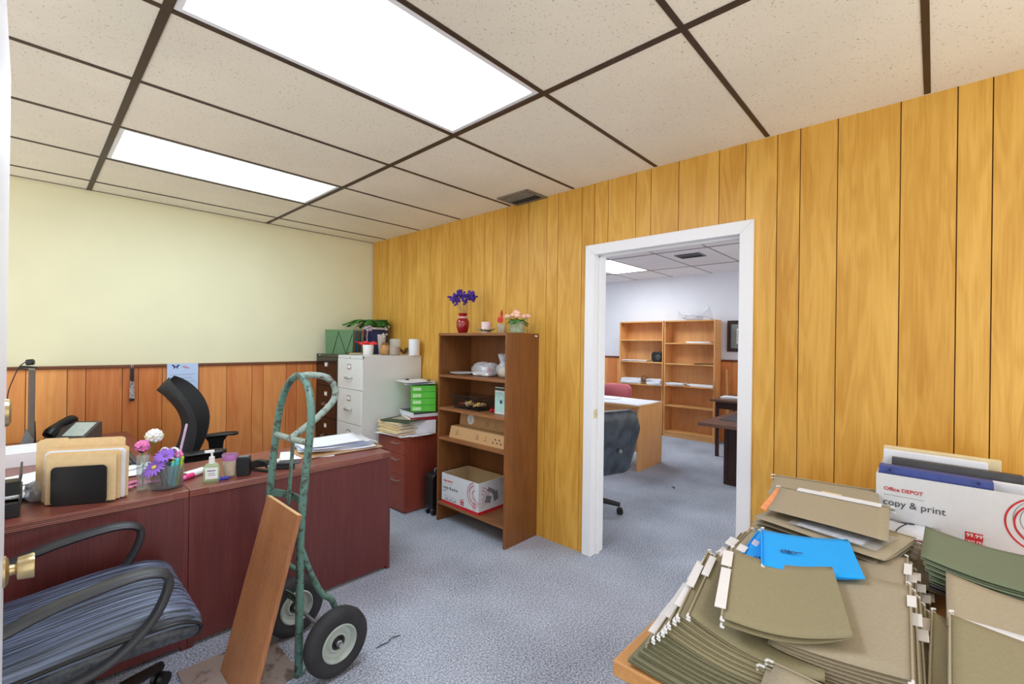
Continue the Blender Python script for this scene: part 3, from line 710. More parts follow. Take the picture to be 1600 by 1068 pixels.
# ---- top of the walnut bookcase
zt = BZ
c = at(723, 517, 'x', -.2); c.z = zt
va = thing('flower_vase', 'ruby red glass vase with a ribbon on top of the walnut bookcase', 'vase', c)
MB().lathe([(.030, 0), (.036, .004), (.050, .045), (.0545, .085), (.050, .105), (.036, .122), (.029, .135), (.029, .142), (.041, .163), (.038, .163), (.027, .142), (.033, .118), (.047, .09), (.035, .02), (.0, .012)], n=32).build('vase_body', M['red_glass'], va, smooth=60, local=True)
MB().lathe([(.034, .120), (.040, .124), (.040, .134), (.032, .138), (.0305, .130)], n=24, close=True).build('ribbon', M['pink_ribbon'], va, smooth=60, local=True)
for k, (dx, dz) in enumerate([(-.085, .285), (-.06, .30), (-.04, .325), (-.012, .30), (.012, .268), (.035, .30), (.055, .32), (.085, .285), (-.03, .262)]):
    fl = thing('purple_flower', 'purple dried flower sprig standing in the ruby red vase', 'flower', c, 0, 'purple flower sprigs in the red vase')
    s = Vector((.68, -.73, 0)); tip = s*dx + Vector((rnd.uniform(-.02, .02), rnd.uniform(-.02, .02), dz))
    MB().tube(smoothpath([Vector((0, 0, .03)) + s*dx*.12, Vector((0, 0, .15)) + s*dx*.25, tip*.8+Vector((0, 0, .04)), tip], 4), .0018, 5).build('stem', M['stem'], fl, local=True)
    b = MB()
    for q in range(13): b.ell(tip+Vector([rnd.gauss(0, .015) for _ in range(3)]), (rnd.uniform(.009, .016), rnd.uniform(.009, .016), rnd.uniform(.008, .013)), 7, 5)
    b.build('petals', M['purple'], fl, smooth=70, local=True)
c = at(759, 517, 'x', -.23); c.z = zt
cg = thing('candle_glass', 'pale pink candle glass with leaves at its foot beside the red vase', 'candle', c)
MB().lathe([(.030, 0), (.034, .01), (.0375, .085), (.0345, .085), (.032, .02), (.0, .018)], n=28).build('glass_cup', M['pink_wax'], cg, smooth=60, local=True)
b = MB()
for k in range(16):
    a = 2*PI*k/16+rnd.uniform(-.2, .2); leaf_quad(b, (.03*math.cos(a), .03*math.sin(a), .008), (math.cos(a), math.sin(a), 1.0), rnd.uniform(.045, .075), .012, droop=.35)
b.build('leaf_wreath', M['leaf_pale'], cg, smooth=60, solid=.001, local=True)
c = at(783, 517, 'x', -.14); c.z = zt
rd = thing('plastic_ornament', 'red heart pick standing in a clear pot between candle and roses', 'ornament', c)
MB().lathe([(.026, 0), (.03, .002), (.036, .07), (.035, .07), (.028, .004), (.0, .004)], n=24).build('clear_pot', M['glass'], rd, smooth=60, local=True)
b = MB().prism(rrect(-.03, .085, .014, .125, .012), -.01, .01, lambda p, q, a: (p*.68-a*.7, -p*.73-a*.68, q)).build('heart', M['red_plastic'], rd, bevel=.004, local=True)
leaf = MB(); leaf_quad(leaf, (0, 0, .12), (.05, -.03, 1), .062, .010, up=(.7, .7, 0), droop=.0); leaf.build('feather', M['red'], rd, smooth=60, solid=.002, local=True)
MB().cyl((0, 0, .004), (0, 0, .125), .002, n=8).build('stick', M['red_plastic'], rd, local=True)
c = at(808, 517, 'x', -.17); c.z = zt
gb = thing('glass_bowl', 'clear glass bowl of pebbles holding peach roses on the bookcase corner', 'bowl', c)
MB().lathe([(.050, 0), (.058, .004), (.058, .085), (.056, .085), (.056, .006), (.0, .005)], n=32).build('bowl_glass', M['glass_green'], gb, smooth=60, local=True)
b = MB()
for k in range(40): b.ell((rnd.uniform(-.036, .036), rnd.uniform(-.036, .036), .013+rnd.uniform(0, .022)), (.010, .009, .007), 7, 5)
b.build('pebbles', M['pebble'], gb, smooth=70, local=True)['kind'] = 'stuff'
b = MB()
for k in range(38):
    a = rnd.uniform(0, 2*PI); leaf_quad(b, (.018*math.cos(a), .018*math.sin(a), .082+rnd.uniform(0, .02)), (math.cos(a), math.sin(a), rnd.uniform(-.25, .5)), rnd.uniform(.05, .085), .012, droop=.3)
b.build('foliage', M['leaf'], gb, smooth=60, solid=.001, local=True)
for k, (dx, dy, dz) in enumerate([(-.072, 0, .125), (-.028, -.01, .135), (.005, .0, .15), (.0, -.035, .128), (.05, -.01, .125), (.078, .0, .128), (-.01, .03, .16)]):
    rs = thing('rose', 'peach artificial rose among leaves in the glass bowl', 'flower', c, 0, 'peach roses in the glass bowl')
    s = Vector((.68, -.73, 0)); f = Vector((.73, .68, 0)); p = s*dx+f*dy+Vector((0, 0, dz))
    MB().tube(smoothpath([s*dx*.1+Vector((0, 0, .04)), s*dx*.4+Vector((0, 0, .09)), p-Vector((0, 0, .01))], 4), .002, 5).build('stem', M['leaf'], rs, local=True)
    b = MB().ell(p, (.014, .014, .016), 10, 7)
    for q in range(5):
        a = q*1.26+k; b.ell(p+Vector((.011*math.cos(a), .011*math.sin(a), -.003)), (.013, .013, .013), 8, 6)
    b.build('petals', M['rose'], rs, smooth=70, local=True)

# ---- bookcase shelves
z = SH[0]
c = Vector((-.20, -1.79, z)); pt = thing('foam_plate', 'white foam plate lying on the top shelf of the walnut bookcase', 'plate', c)
MB().lathe([(.0, .002), (.07, .002), (.11, .014), (.112, .017), (.108, .017), (.07, .006), (.0, .006)], n=36).build('plate_body', M['white'], pt, smooth=60, local=True)
def crumple(name, label, cat, c, rad, mat, seed, inner=None, group=None):
    r = random.Random(seed); t = thing(name, label, cat, c, 0, group)
    b = MB().ell((0, 0, rad[2]*.92), rad, 26, 16)
    ph = [(r.uniform(2, 9), r.uniform(2, 9), r.uniform(2, 9), r.uniform(0, 6)) for _ in range(6)]
    vs = []
    for v in b.v:
        p = Vector(v); n = sum(math.sin(a*p.x/rad[0]+bb*p.y/rad[1]+cc*p.z/rad[2]+d) for a, bb, cc, d in ph)/6
        p = Vector((p.x*(1+.22*n), p.y*(1+.22*n), p.z*(1+.25*n))); p.z = max(p.z, .002); vs.append(tuple(p))
    b.v = vs; b.build('wrap', mat, t, smooth=35, local=True)
    return t
cr_ = crumple('plastic_bag', 'clear plastic bag with white food packs on the top shelf beside the foam plate', 'bag', (-.20, -2.03, z), (.07, .125, .055), M['plastic_clear'], 3)
MB().box(-.05, -.09, .004, .05, .085, .035).build('food_pack', M['white'], cr_, bevel=.012, seg=3, local=True)
MB().ell((0.0, -.015, .055), (.035, .045, .022), 12, 8).build('napkin_wad', M['paper'], cr_, smooth=60, local=True)
MB().ell((0.0, -.055, .05), (.02, .012, .022), 10, 7).build('red_pack', M['red_plastic'], cr_, smooth=60, local=True)
cr_ = crumple('plastic_bag', 'tied plastic bag of snacks at the right end of the top shelf', 'bag', (-.21, -2.265, z), (.06, .075, .06), M['plastic_clear'], 8)
MB().ell((0, 0, .045), (.05, .055, .04), 14, 9).build('snack_filling', M['cream'], cr_, smooth=60, local=True)
b = MB()
for k in range(7): leaf_quad(b, (0, .02, .085), (rnd.uniform(-.4, .4), rnd.uniform(-.1, .9), 1.2), .10, .014, up=(1, 0, 0), droop=.1)
b.build('bag_knot', M['plastic_clear'], cr_, smooth=60, solid=.001, local=True)
z = SH[1]
bk_ = thing('wire_basket', 'black wire basket of wrapped snacks on the second shelf', 'basket', (-.21, -1.92, z))
w_, d_, h_ = .165, .09, .10
b = MB()
for k in range(7):
    q = k/6; e = .86+.14*q
    b.tube([(-d_*e, -w_*e, .004+h_*q), (d_*e, -w_*e, .004+h_*q), (d_*e, w_*e, .004+h_*q), (-d_*e, w_*e, .004+h_*q)], .0025 if k in (0, 6) else .0014, 6, closed=True)
for k in range(15):
    y = w_*(-1+2*k/14)
    for sx in (-1, 1): b.tube([(sx*d_*.86, y*.86, .004), (sx*d_, y, .004+h_)], .0014, 5)
for k in range(8):
    x = d_*(-1+2*k/7)
    for sy in (-1, 1): b.tube([(x*.86, sy*w_*.86, .004), (x, sy*w_, .004+h_)], .0014, 5)
b.build('wire_frame', M['wire'], bk_, local=True)
MB().box(-d_*.86, -w_*.86, .002, d_*.86, w_*.86, .0045).build('basket_floor', M['wire'], bk_, local=True)
for k in range(9):
    s = thing('snack_pack', 'small wrapped snack lying in the black wire basket', 'snack', (-.21+rnd.uniform(-.045, .045), -2.03+.027*k, z+.006), 0, 'snacks in the wire basket')
    a = rnd.uniform(0, 3); R = Euler((rnd.uniform(-.4, .4), rnd.uniform(-.4, .4), a)).to_matrix()
    MB().obox((0, 0, .032), (.055, .03, .016), R).build('wrapper', [M['brown_jar'], M['cream'], M['yellow_p'], M['dkred']][k % 4], s, bevel=.006, seg=3, local=True)
    MB().obox(Vector((0, 0, .032)) + R @ Vector((.029, 0, 0)), (.01, .034, .002), R).build('wrapper_end', M['cream'], s, local=True)
tb_ = thing('tea_box', 'pale teal tea box standing at the right end of the second shelf', 'box', (-.17, -2.275, z))
box('carton', M['white'], tb_, (-.245, -2.355, z), (-.10, -2.195, z+.195), .002)
box('front_panel', M['teal_print'], tb_, (-.2462, -2.352, z+.01), (-.245, -2.198, z+.16), 0)
box('lid_band', M['dkgreen'], tb_, (-.2465, -2.354, z+.172), (-.245, -2.196, z+.19), 0)
MB().prism([(math.cos(q)*(.022 if k % 2 else .008), math.sin(q)*(.022 if k % 2 else .008)) for k, q in enumerate([2*PI*j/12 for j in range(12)])], -.2475, -.2462, lambda p, q, a: (a, -2.262+p, z+.09+q)).build('printed_star', M['navy'], tb_)
for k in range(3):
    s = thing('candy', 'small red foil candy on the second shelf beside the tea box', 'candy', (-.22+.02*k, -2.135-.014*(k % 2), z), 0, 'red candies on the second shelf')
    MB().ell((0, 0, .012), (.014, .014, .012), 10, 7).build('candy_body', M['candy'], s, smooth=60, local=True)
    MB().lathe([(.003, 0), (.010, .010), (.002, .008)], (0, 0, .022), 8).build('foil_twist', M['candy'], s, local=True)
z = SH[2]
M['print_grey'] = plain('grey_carton_print', (120, 92, 62), .8)
for k, (lab, x0, zz, y0, y1, tilt) in enumerate([('long kraft carton lying in front on the third bookcase shelf', -.30, z, -2.345, -1.735, 0), ('long kraft carton with a round white sticker behind the front one', -.19, z, -2.34, -1.72, 0)]):
    t = thing('toner_carton', lab, 'box', (x0+.05, (y0+y1)/2, zz), 0, None)
    hh = .09 if k == 0 else .185; dd = .095
    # the front face leans back like the folded carton in the picture
    MB().rings([[(x0+(.0 if q == 0 else .022), y, zz+hh*q) for q in (0, 1)] + [(x0+dd, y, zz+hh) , (x0+dd, y, zz)] for y in (y0, y1)]).build('carton_body', M['toner'], t, bevel=.002)
    def fx(q): return x0+.022*q-.0009
    pr = MB()
    for (a, b_) in ((.12, .17), (.50, .56), (.66, .70)):
        for j in range(3):
            qz = .35+.15*j; y_ = y1-(y1-y0)*a
            if k == 1: qz = .62+.09*j
            pr.obox((fx(qz), y_-(b_-a)*(y1-y0)/2, zz+hh*qz), (.0012, (b_-a)*(y1-y0)*(1-.2*j), .0045))
    pr.build('print', M['print_grey'], t)['kind'] = 'stuff'
    if k == 0:
        for j in range(5):
            qz = .30+.26*(j % 2); MB().prism([(0, .014), (.010, 0), (-.010, 0)], fx(qz)-.0003, fx(qz)+.0006, lambda p, q, a: (a, y0+.035+.02*j+p, zz+hh*qz+q)).build('arrow_mark', M['ink'], t)
    else:
        cy_, cz_ = y1-.135, zz+.140
        MB().prism([(.040*math.cos(2*PI*j/32), .040*math.sin(2*PI*j/32)) for j in range(32)], -.0005, .0009, lambda p, q, a: (fx(.76)+.004*(q/.04)-a-.0012, cy_+p, cz_+q)).build('round_sticker', M['white'], t)['label'] = 'round white sticker'
        lettering('B', .06, M['teal_print'], t, (fx(.76)-.0045, cy_+.018, cz_-.02), (0, -1, 0), (.1, 0, 1))
def ring_arc(m, c, r, w, a0, a1, X, Y, Nn, off, n=26):
    for k in range(n):
        t0, t1 = a0+(a1-a0)*k/n, a0+(a1-a0)*(k+1)/n; q = []
        for rr, tt in ((r, t0), (r+w, t0), (r+w, t1), (r, t1)): q.append(c+X*(rr*math.cos(tt))+Y*(rr*math.sin(tt))+Nn*off)
        m.add(q, [(0, 1, 2, 3)])
def paper_carton(name, label, org, L, D, Hh, sideprint=False):
    """open paper carton; org = lower left corner of the printed front, front runs along -y and faces -x"""
    t = thing(name, label, 'box', org+Vector((D/2, -L/2, 0))); o = org; th = .005
    x0, x1, y1, y0, z0, z1 = o.x, o.x+D, o.y, o.y-L, o.z, o.z+Hh
    MB().box(x0, y0, z0, x0+th, y1, z1).box(x1-th, y0, z0, x1, y1, z1).box(x0+th, y0, z0, x1-th, y0+th, z1).box(x0+th, y1-th, z0, x1-th, y1, z1).box(x0+th, y0+th, z0, x1-th, y1-th, z0+th).build('carton_wall', M['carton'], t)
    MB().box(x0+th, y0+th, z0+th, x0+th+.001, y1-th, z1-.001).box(x1-th-.001, y0+th, z0+th, x1-th, y1-th, z1+.0015).box(x0+th, y0+th, z0+th, x1-th, y0+th+.001, z1-.001).box(x0+th, y1-th-.001, z0+th, x1-th, y1-th, z1-.001).build('carton_lining', M['cardboard_in'], t)
    e = .0008
    MB().box(x0-e, y0-e, z0, x0, y1, z0+Hh*.10).box(x0-e, y0-e, z0, x1, y0, z0+Hh*.10).build('red_band', M['red'], t)
    Xd, Yd = Vector((0, -1, 0)), Vector((0, 0, 1)); f = lambda a, b: Vector((x0-.0012, y1-L*a, z0+Hh*b))
    lettering('Office DEPOT', .082*Hh, M['red'], t, f(.05, .74), Xd, Yd, bold=.0003)
    lettering('copy & print', .150*Hh, M['ink'], t, f(.045, .50), Xd, Yd)
    lettering('paper', .072*Hh, M['grey_ink'], t, f(.045, .41), Xd, Yd)
    MB().box(x0-e, y1-L*.30, z0+Hh*.665, x0, y1-L*.05, z0+Hh*.670).box(x0-e, y1-L*.40, z0+Hh*.265, x0, y1-L*.06, z0+Hh*.27).box(x0-e, y1-L*.40, z0+Hh*.215, x0, y1-L*.06, z0+Hh*.22).build('rule_line', M['grey_ink'], t)
    b = MB()
    for k in range(9): b.box(x0-e, y1-L*(.07+.038*k+.026), z0+Hh*.13, x0, y1-L*(.07+.038*k), z0+Hh*(.155+.02*(k % 3)))
    b.build('small_print', M['grey_ink'], t)['kind'] = 'stuff'
    box('red_tag', M['red'], t, (x0-.0011, y1-L*.625, z0+Hh*.145), (x0-.0005, y1-L*.53, z0+Hh*.325), 0)
    lettering('99.99%', .078*Hh, M['white'], t, f(.536, .255)+Vector((-.0006, 0, 0)), Xd, Yd, bold=.0002)
    lettering('JAM FREE', .055*Hh, M['white'], t, f(.536, .175)+Vector((-.0006, 0, 0)), Xd, Yd)
    rg = MB(); rr2 = MB(); X, Y, Nn = Xd, Yd, Vector((-1, 0, 0))
    c1 = f(.93, .66); c1.x = x0
    for k, r in enumerate((.05, .085, .12, .155)): ring_arc(rg, c1, r*Hh*2.0, .004*Hh*2, .55*PI, 1.55*PI, X, Y, Nn, .0008)
    for k, r in enumerate((.07, .145, .19)): ring_arc(rr2, c1+X*.0+Y*-.05*Hh, r*Hh*2.0, .011*Hh*2, .6*PI, 1.5*PI, X, Y, Nn, .001)
    c2 = f(.97, .22); c2.x = x0
    for k, r in enumerate((.03, .06, .09)): ring_arc(rr2, c2, r*Hh*2, .007*Hh*2, .3*PI, 1.2*PI, X, Y, Nn, .0012)
    rg.build('grey_circles', M['grey_ink'], t, solid=.0004); rr2.build('red_circles', M['red'], t, solid=.0004)
    if sideprint:                                               # torn label and circles wrap on to the short side
        s1 = MB(); X, Nn = Vector((1, 0, 0)), Vector((0, -1, 0)); c1 = Vector((x0+.03, y0, z0+Hh*.55))
        for r in (.05, .10, .145): ring_arc(s1, c1, r*Hh*2, .008*Hh*2, -.5*PI, .5*PI, X, Vector((0, 0, 1)), Nn, .0009)
        s1.build('red_circles', M['red'], t, solid=.0004)
        for (a, b_, w_, h_, r_) in ((.10, .10, .06, .05, .3), (.13, .16, .08, .03, .5), (.18, .11, .05, .07, -.2)):
            MB().obox((x0+a, y0-.001, z0+b_), (w_, .0012, h_), Euler((0, r_, 0)).to_matrix()).build('torn_label', M['grey_ink'], t)
    return t
paper_carton('paper_carton', 'open white copy paper carton on the bottom shelf of the walnut bookcase', Vector((-.337, -1.700, SH[3])), .43, .285, .235, True)

# ---- on the filing cabinets
zt = 1.302
gx = thing('expanding_file', 'green expanding file box with elastic bands on the dark filing cabinet', 'file box', (-.45, -.22, zt))
ga, gb_, gc = Vector((-.565, -.075, zt)), Vector((-.535, -.335, zt)), None
fd = Vector((.573, -.819, 0)).normalized(); nd_ = Vector((.819, .573, 0))
def gp(a, d, h): return Vector((-.605, -.165, zt))+fd*a+nd_*d+Vector((0, 0, h))
W_g, H_g = .300, .240
MB().rings([[gp(.012, 0, .0), gp(W_g-.01, 0, 0), gp(W_g, -.0, H_g), gp(0, 0, H_g)], [gp(.012, .016, 0), gp(W_g-.01, .016, 0), gp(W_g, .016, H_g), gp(0, .016, H_g)]]).build('front_cover', M['green_card'], gx, bevel=.002)
for k in range(11):
    d = .02+.013*k
    MB().rings([[gp(.016, d, 0), gp(W_g-.012, d, 0), gp(W_g-.004, d, H_g-.012), gp(.004, d, H_g-.012)], [gp(.016, d+.0045, 0), gp(W_g-.012, d+.0045, 0), gp(W_g-.004, d+.0045, H_g-.012), gp(.004, d+.0045, H_g-.012)]]).build('pocket', [M['charcoal'], M['cardboard'], M['charcoal'], M['tan_card'], M['navy_box'], M['blue_card']][k % 6], gx)
MB().rings([[gp(.012, .165, .0), gp(W_g-.01, .165, 0), gp(W_g, .165, H_g), gp(0, .165, H_g)], [gp(.012, .175, 0), gp(W_g-.01, .175, 0), gp(W_g, .175, H_g), gp(0, .175, H_g)]]).build('back_cover', M['green_card'], gx)
MB().tube([gp(.085, -.003, .002), gp(.145, -.003, H_g-.02), gp(.225, -.003, .002), gp(.29, -.003, H_g-.04)], .003, 6).build('elastic_band', M['black'], gx)
bx = thing('storage_box', 'navy blue box behind the green file box carrying a potted plant', 'box', (-.16, -.355, zt))
box('box_body', M['navy_box'], bx, (-.25, -.44, zt), (-.07, -.27, zt+.25), .003)
box('box_lid', M['white'], bx, (-.255, -.445, zt+.25), (-.065, -.265, zt+.27), .003)
pc = at(592, 545, 'x', -.14); pc.z = zt
pp_ = thing('potted_plant', 'fern like green plant in a pale striped pot on the filing cabinets', 'potted plant', pc)
MB().lathe([(.050, 0), (.060, .004), (.072, .20), (.066, .20), (.064, .18), (.0, .18)], n=28).build('pot', M['pot'], pp_, smooth=60, local=True)
MB().lathe([(.0, .18), (.062, .181), (.0, .188)], n=20).build('soil', M['brown_leaf'], pp_, local=True)
b = MB(); st = MB()
for k in range(17):
    a = 2*PI*k/17+rnd.uniform(-.2, .2); d = Vector((math.cos(a)-.45, math.sin(a)+.35, 0))*.8; L = rnd.uniform(.17, .26)
    path = smoothpath([Vector((0, 0, .185)), Vector((0, 0, .30))+d*L*.30, Vector((0, 0, .345))+d*L*.75, Vector((0, 0, .315+rnd.uniform(-.03, .02)))+d*L*1.15], 5)
    st.tube(path, .0018, 4)
    for i in range(4, len(path)):
        t = (path[i]-path[i-1]).normalized(); s = t.cross(Vector((0, 0, 1))).normalized()
        for sg in (-1, 1): leaf_quad(b, path[i], t*.6+s*sg, .062, .011, droop=.25)
st.build('stems', M['leaf'], pp_, local=True)['kind'] = 'stuff'; b.build('fronds', M['leaf'], pp_, smooth=60, local=True)['kind'] = 'stuff'
b = MB()
for k in range(16): b.ell((.04+rnd.uniform(-.03, .03), -.05+rnd.uniform(-.03, .03), .245+rnd.uniform(-.07, .05)), (.014, .014, .011), 7, 5)
b.build('white_blossom', M['white'], pp_, smooth=60, local=True)['kind'] = 'stuff'
pc = Vector((-.36, -.565, zt))
wp = thing('flower_pot', 'small white pot with a red bow at the front of the grey cabinet top', 'plant pot', pc)
MB().lathe([(.044, 0), (.047, .003), (.053, .095), (.049, .095), (.047, .08), (.0, .08)], n=28).build('pot', M['white'], wp, smooth=60, local=True)
b = MB()
for sx, sy, sz in ((-.045, .03, .105), (.045, -.03, .112), (-.02, .0, .115), (.02, -.02, .102), (-.075, .06, .118)):
    b.ell((sx, sy, sz), (.034 if sx > -.07 else .03, .018, .018 if sx > -.07 else .007), 12, 7, Euler((0, .2, -.7)).to_matrix())
b.build('red_bow', M['red_plastic'], wp, smooth=60, local=True)
b = MB().tube(smoothpath([(0, 0, .08), (-.01, .01, .17), (-.005, .0, .24)], 5), .003, 6); b.build('flower_stem', M['pot'], wp, local=True)
b = MB()
for q in range(6): b.ell((-.005+rnd.uniform(-.025, .025), rnd.uniform(-.025, .025), .25+rnd.uniform(-.02, .025)), (.016, .016, .010), 8, 5)
b.build('orchid_bloom', M['lilac'], wp, smooth=60, local=True)
MB().tube(smoothpath([(-.01, .008, .16), (-.03, .02, .20), (-.04, .02, .215)], 4), .0025, 6).ell((-.045, .02, .22), (.014, .014, .012), 8, 6).build('red_bud', M['dkred'], wp, smooth=60, local=True)
pc = at(603, 552, 'x', -.27); pc.z = zt
jr = thing('jar', 'round brown jar beside the white pot on the grey cabinet', 'jar', pc)
MB().lathe([(.04, 0), (.05, .006), (.056, .05), (.048, .09), (.036, .10), (.0, .10)], n=26).build('jar_body', M['brown_jar'], jr, smooth=60, local=True)
MB().lathe([(.038, .10), (.04, .102), (.038, .118), (.0, .12)], n=24).build('jar_lid', M['brown_leaf'], jr, smooth=40, local=True)
pc = at(617, 552, 'x', -.25); pc.z = zt
cy = thing('glass_jar', 'clear straight glass jar between brown jar and paper roll', 'jar', pc)
MB().lathe([(.045, 0), (.05, .004), (.05, .155), (.047, .155), (.047, .008), (.0, .008)], n=28).build('jar_glass', M['glass'], cy, smooth=60, local=True)
MB().lathe([(.0, .009), (.045, .009), (.045, .08), (.0, .09)], n=24).build('jar_filling', M['brown_jar'], cy, smooth=40, local=True)
pc = at(631, 552, 'x', -.17); pc.z = zt
dl = thing('dried_leaves', 'small bunch of dry brown leaves left of the paper roll', 'dried leaves', pc)
b = MB()
for k in range(14):
    a = rnd.uniform(0, 2*PI); leaf_quad(b, (0, 0, .01), (math.cos(a), math.sin(a), rnd.uniform(.5, 2.2)), rnd.uniform(.05, .10), .016, droop=.2)
b.build('leaf_bunch', M['brown_leaf'], dl, smooth=60, solid=.001, local=True)['kind'] = 'stuff'
pc = at(647, 553, 'x', -.09); pc.z = zt
tw = thing('paper_towel_roll', 'white paper towel roll standing on the back of the grey cabinet', 'paper roll', pc)
MB().lathe([(.02, 0), (.050, 0), (.052, .004), (.052, .151), (.050, .155), (.02, .155)], n=36, close=True).build('paper_roll', M['paper'], tw, smooth=50, local=True)
MB().lathe([(.0185, .001), (.0198, .001), (.0198, .154), (.0185, .154)], n=24, close=True).build('cardboard_core', M['cardboard'], tw, smooth=50, local=True)
st_ = thing('notebook', 'brown notebook lying behind the white pot next to the navy box', 'notebook', (-.42, -.43, zt))
box('notebook_cover', M['brown_leaf'], st_, (-.50, -.46, zt), (-.345, -.405, zt+.018), .002)
box('notebook_pages', M['cream'], st_, (-.498, -.462, zt+.003), (-.347, -.460, zt+.015), 0)

# ---- on the cherry pedestal
def sheet(name, label, cat, c, size, rz, mat, z, curl=.0, group=None, th=.0012, seed=1, part='paper_sheet', tilt=0):
    t = thing(name, label, cat, (c[0], c[1], z), rz, group); r = random.Random(seed); p1, p2 = r.uniform(0, 6), r.uniform(0, 6)
    MB().grid(lambda u, v: ((u-.5)*size[0], (v-.5)*size[1], th+.0004+curl*(.5+.5*math.sin(3*u+p1))*(abs(2*v-1)**2)+curl*.5*abs(2*u-1)**3), 10, 10).build(part, mat, t, smooth=60, solid=th, local=True)
    return t
zp = PZ
ORD = ['lowest', 'second from bottom', 'third from bottom', 'fourth from bottom', 'fifth from bottom', 'sixth from bottom', 'seventh from bottom', 'eighth from bottom', 'ninth from bottom', 'tenth from bottom', 'eleventh from bottom', 'twelfth from bottom', 'thirteenth from bottom', 'fourteenth from bottom', 'fifteenth from bottom', 'sixteenth from bottom']
for k, (cx_, cy_, rz) in enumerate([(-.39, -1.18, .12), (-.37, -1.24, -.2), (-.40, -1.13, .3), (-.33, -1.27, .05)]):
    sheet('paper_sheet', ORD[k]+' white paper sheet spread under the manila stack on the pedestal', 'paper', (cx_, cy_), (.22, .30), rz, M['paper'], zp+.0022*k, .004, 'papers on the pedestal', seed=k)
zb = zp+.014
def card_folder(name, label, c, w, d, z, rz, mat, group=None, th=.008, inner=True):
    t = thing(name, label, 'folder', (c[0], c[1], z), rz, group)
    MB().rings([[(-w/2, y, .0), (w/2, y, 0), (w/2, y, .0015), (-w/2+.001, y, .0015), (-w/2+.001, y, th-.0015), (w/2-.004, y, th-.0015), (w/2-.004, y, th), (-w/2, y, th)] for y in (-d/2, d/2)]).build('folder_cover', mat, t, local=True)
    if inner: MB().box(-w/2+.004, -d/2+.004, .0017, w/2-.006, d/2-.004, th-.0017).build('folder_pages', M['paper'], t, local=True)
    return t
z = zb
for k in range(9):
    card_folder('manila_folder', ORD[k]+' cream manila folder of the pile on the pedestal', (-.375+rnd.uniform(-.012, .012), -1.155+rnd.uniform(-.012, .012)), .24, .30, z, .05+rnd.uniform(-.07, .07), M['cream'] if k % 3 else M['manila'], 'manila folders on the pedestal', .0105)
    z += .0112
card_folder('green_folder', 'dark green folder lying on top of the manila pile on the pedestal', (-.36, -1.20), .26, .33, z+.001, .25, M['dkgreen'], None, .010); z += .012
sheet('brown_envelope', 'torn brown envelope on top of the dark green folder', 'envelope', (-.34, -1.20), (.15, .22), .5, M['tan_card'], z, .004, part='envelope_body')
zz = zp+.0005
for k, (m_, h_, lab) in enumerate([(M['paper'], .118, 'thick white paper stack under the green reams beside the manila pile'), (M['dkred'], .030, 'dark red book under the green paper reams'), (M['paper'], .028, 'white paper pack directly under the green paper reams'), (M['charcoal'], .014, 'charcoal folder between paper pack and green paper reams')]):
    t = thing('paper_stack' if m_ is M['paper'] else 'book', lab, 'papers' if m_ is M['paper'] else 'book', (-.20, -1.19, zz), -.40+.08*k)
    MB().box(-.125, -.15, 0, .115, .15, h_-.001).build('page_block' if m_ is M['paper'] else 'cover', m_, t, bevel=.001, local=True)
    if m_ is not M['paper']: MB().box(-.1255, -.147, .002, -.12, .147, h_-.003).build('page_edge', M['paper'], t, local=True)
    zz += h_
for k in range(4):
    t = thing('paper_ream', ORD[k]+' bright green wrapped paper ream of the stack between cabinet and bookcase', 'paper ream', (-.165, -1.20, zz), -.62, 'green paper reams on the pedestal')
    MB().box(-.108, -.135, .0, .108, .135, .056).build('wrapper', M['green_box'], t, bevel=.004, local=True)
    MB().box(-.1086, .02, .012, -.1078, .11, .022).box(-.1086, .04, .028, -.1078, .11, .034).build('pale_print', M['green_pale'], t, local=True)
    MB().box(-.09, -.1358, .012, -.02, -.1348, .04).build('end_print', M['green_pale'], t, local=True)
    zz += .0575
for k in range(3):
    sheet('loose_papers', ['lowest', 'middle', 'uppermost'][k]+' white crumpled papers lying over the green paper reams', 'paper', (-.19-.015*k, -1.19+.02*k), (.27, .31), -.62+.2*k, M['paper'], zz+.001+.008*k, .012, 'papers over the green reams', seed=20+k)
for k, (dx, dy) in enumerate([(-.06, .09), (.03, -.11)]):
    t = thing('binder_clip', ['black binder clip on the papers over the reams nearer the cabinet', 'black binder clip on the papers over the reams nearer the bookcase'][k], 'binder clip', (-.205+dx, -1.18+dy, zz+.0325), .4)
    MB().prism([(-.012, 0), (.012, 0), (.003, .012), (-.003, .012)], -.014, .014, lambda p, q, a: (p, a, q)).build('clip_body', M['black'], t, bevel=.001, local=True)
    MB().tube([(.003, -.006, .011), (.028, -.007, .004), (.028, .007, .004), (.003, .006, .011)], .001, 6).build('clip_wire', M['chrome'], t, local=True)
# rolling case standing on the floor between pedestal and bookcase
cs = thing('rolling_case', 'black upright case on the floor between pedestal and bookcase', 'case', (-.20, -1.515, 0))
MB().prism(rrect(-.335, .035, -.06, .345, .05), -1.575, -1.465, lambda p, q, a: (p, a, q)).build('case_shell', M['black'], cs, bevel=.006)
MB().tube(smoothpath([(-.27, -1.52, .345), (-.262, -1.52, .368), (-.20, -1.52, .374), (-.138, -1.52, .368), (-.13, -1.52, .345)], 4), .008, 8).build('case_handle', M['grey'], cs, smooth=60)
for x in (-.31, -.09):
    for y in (-1.56, -1.485): MB().cyl((x, y-.01, .018), (x, y+.01, .018), .018, n=14).build('wheel', M['black'], cs, smooth=40)

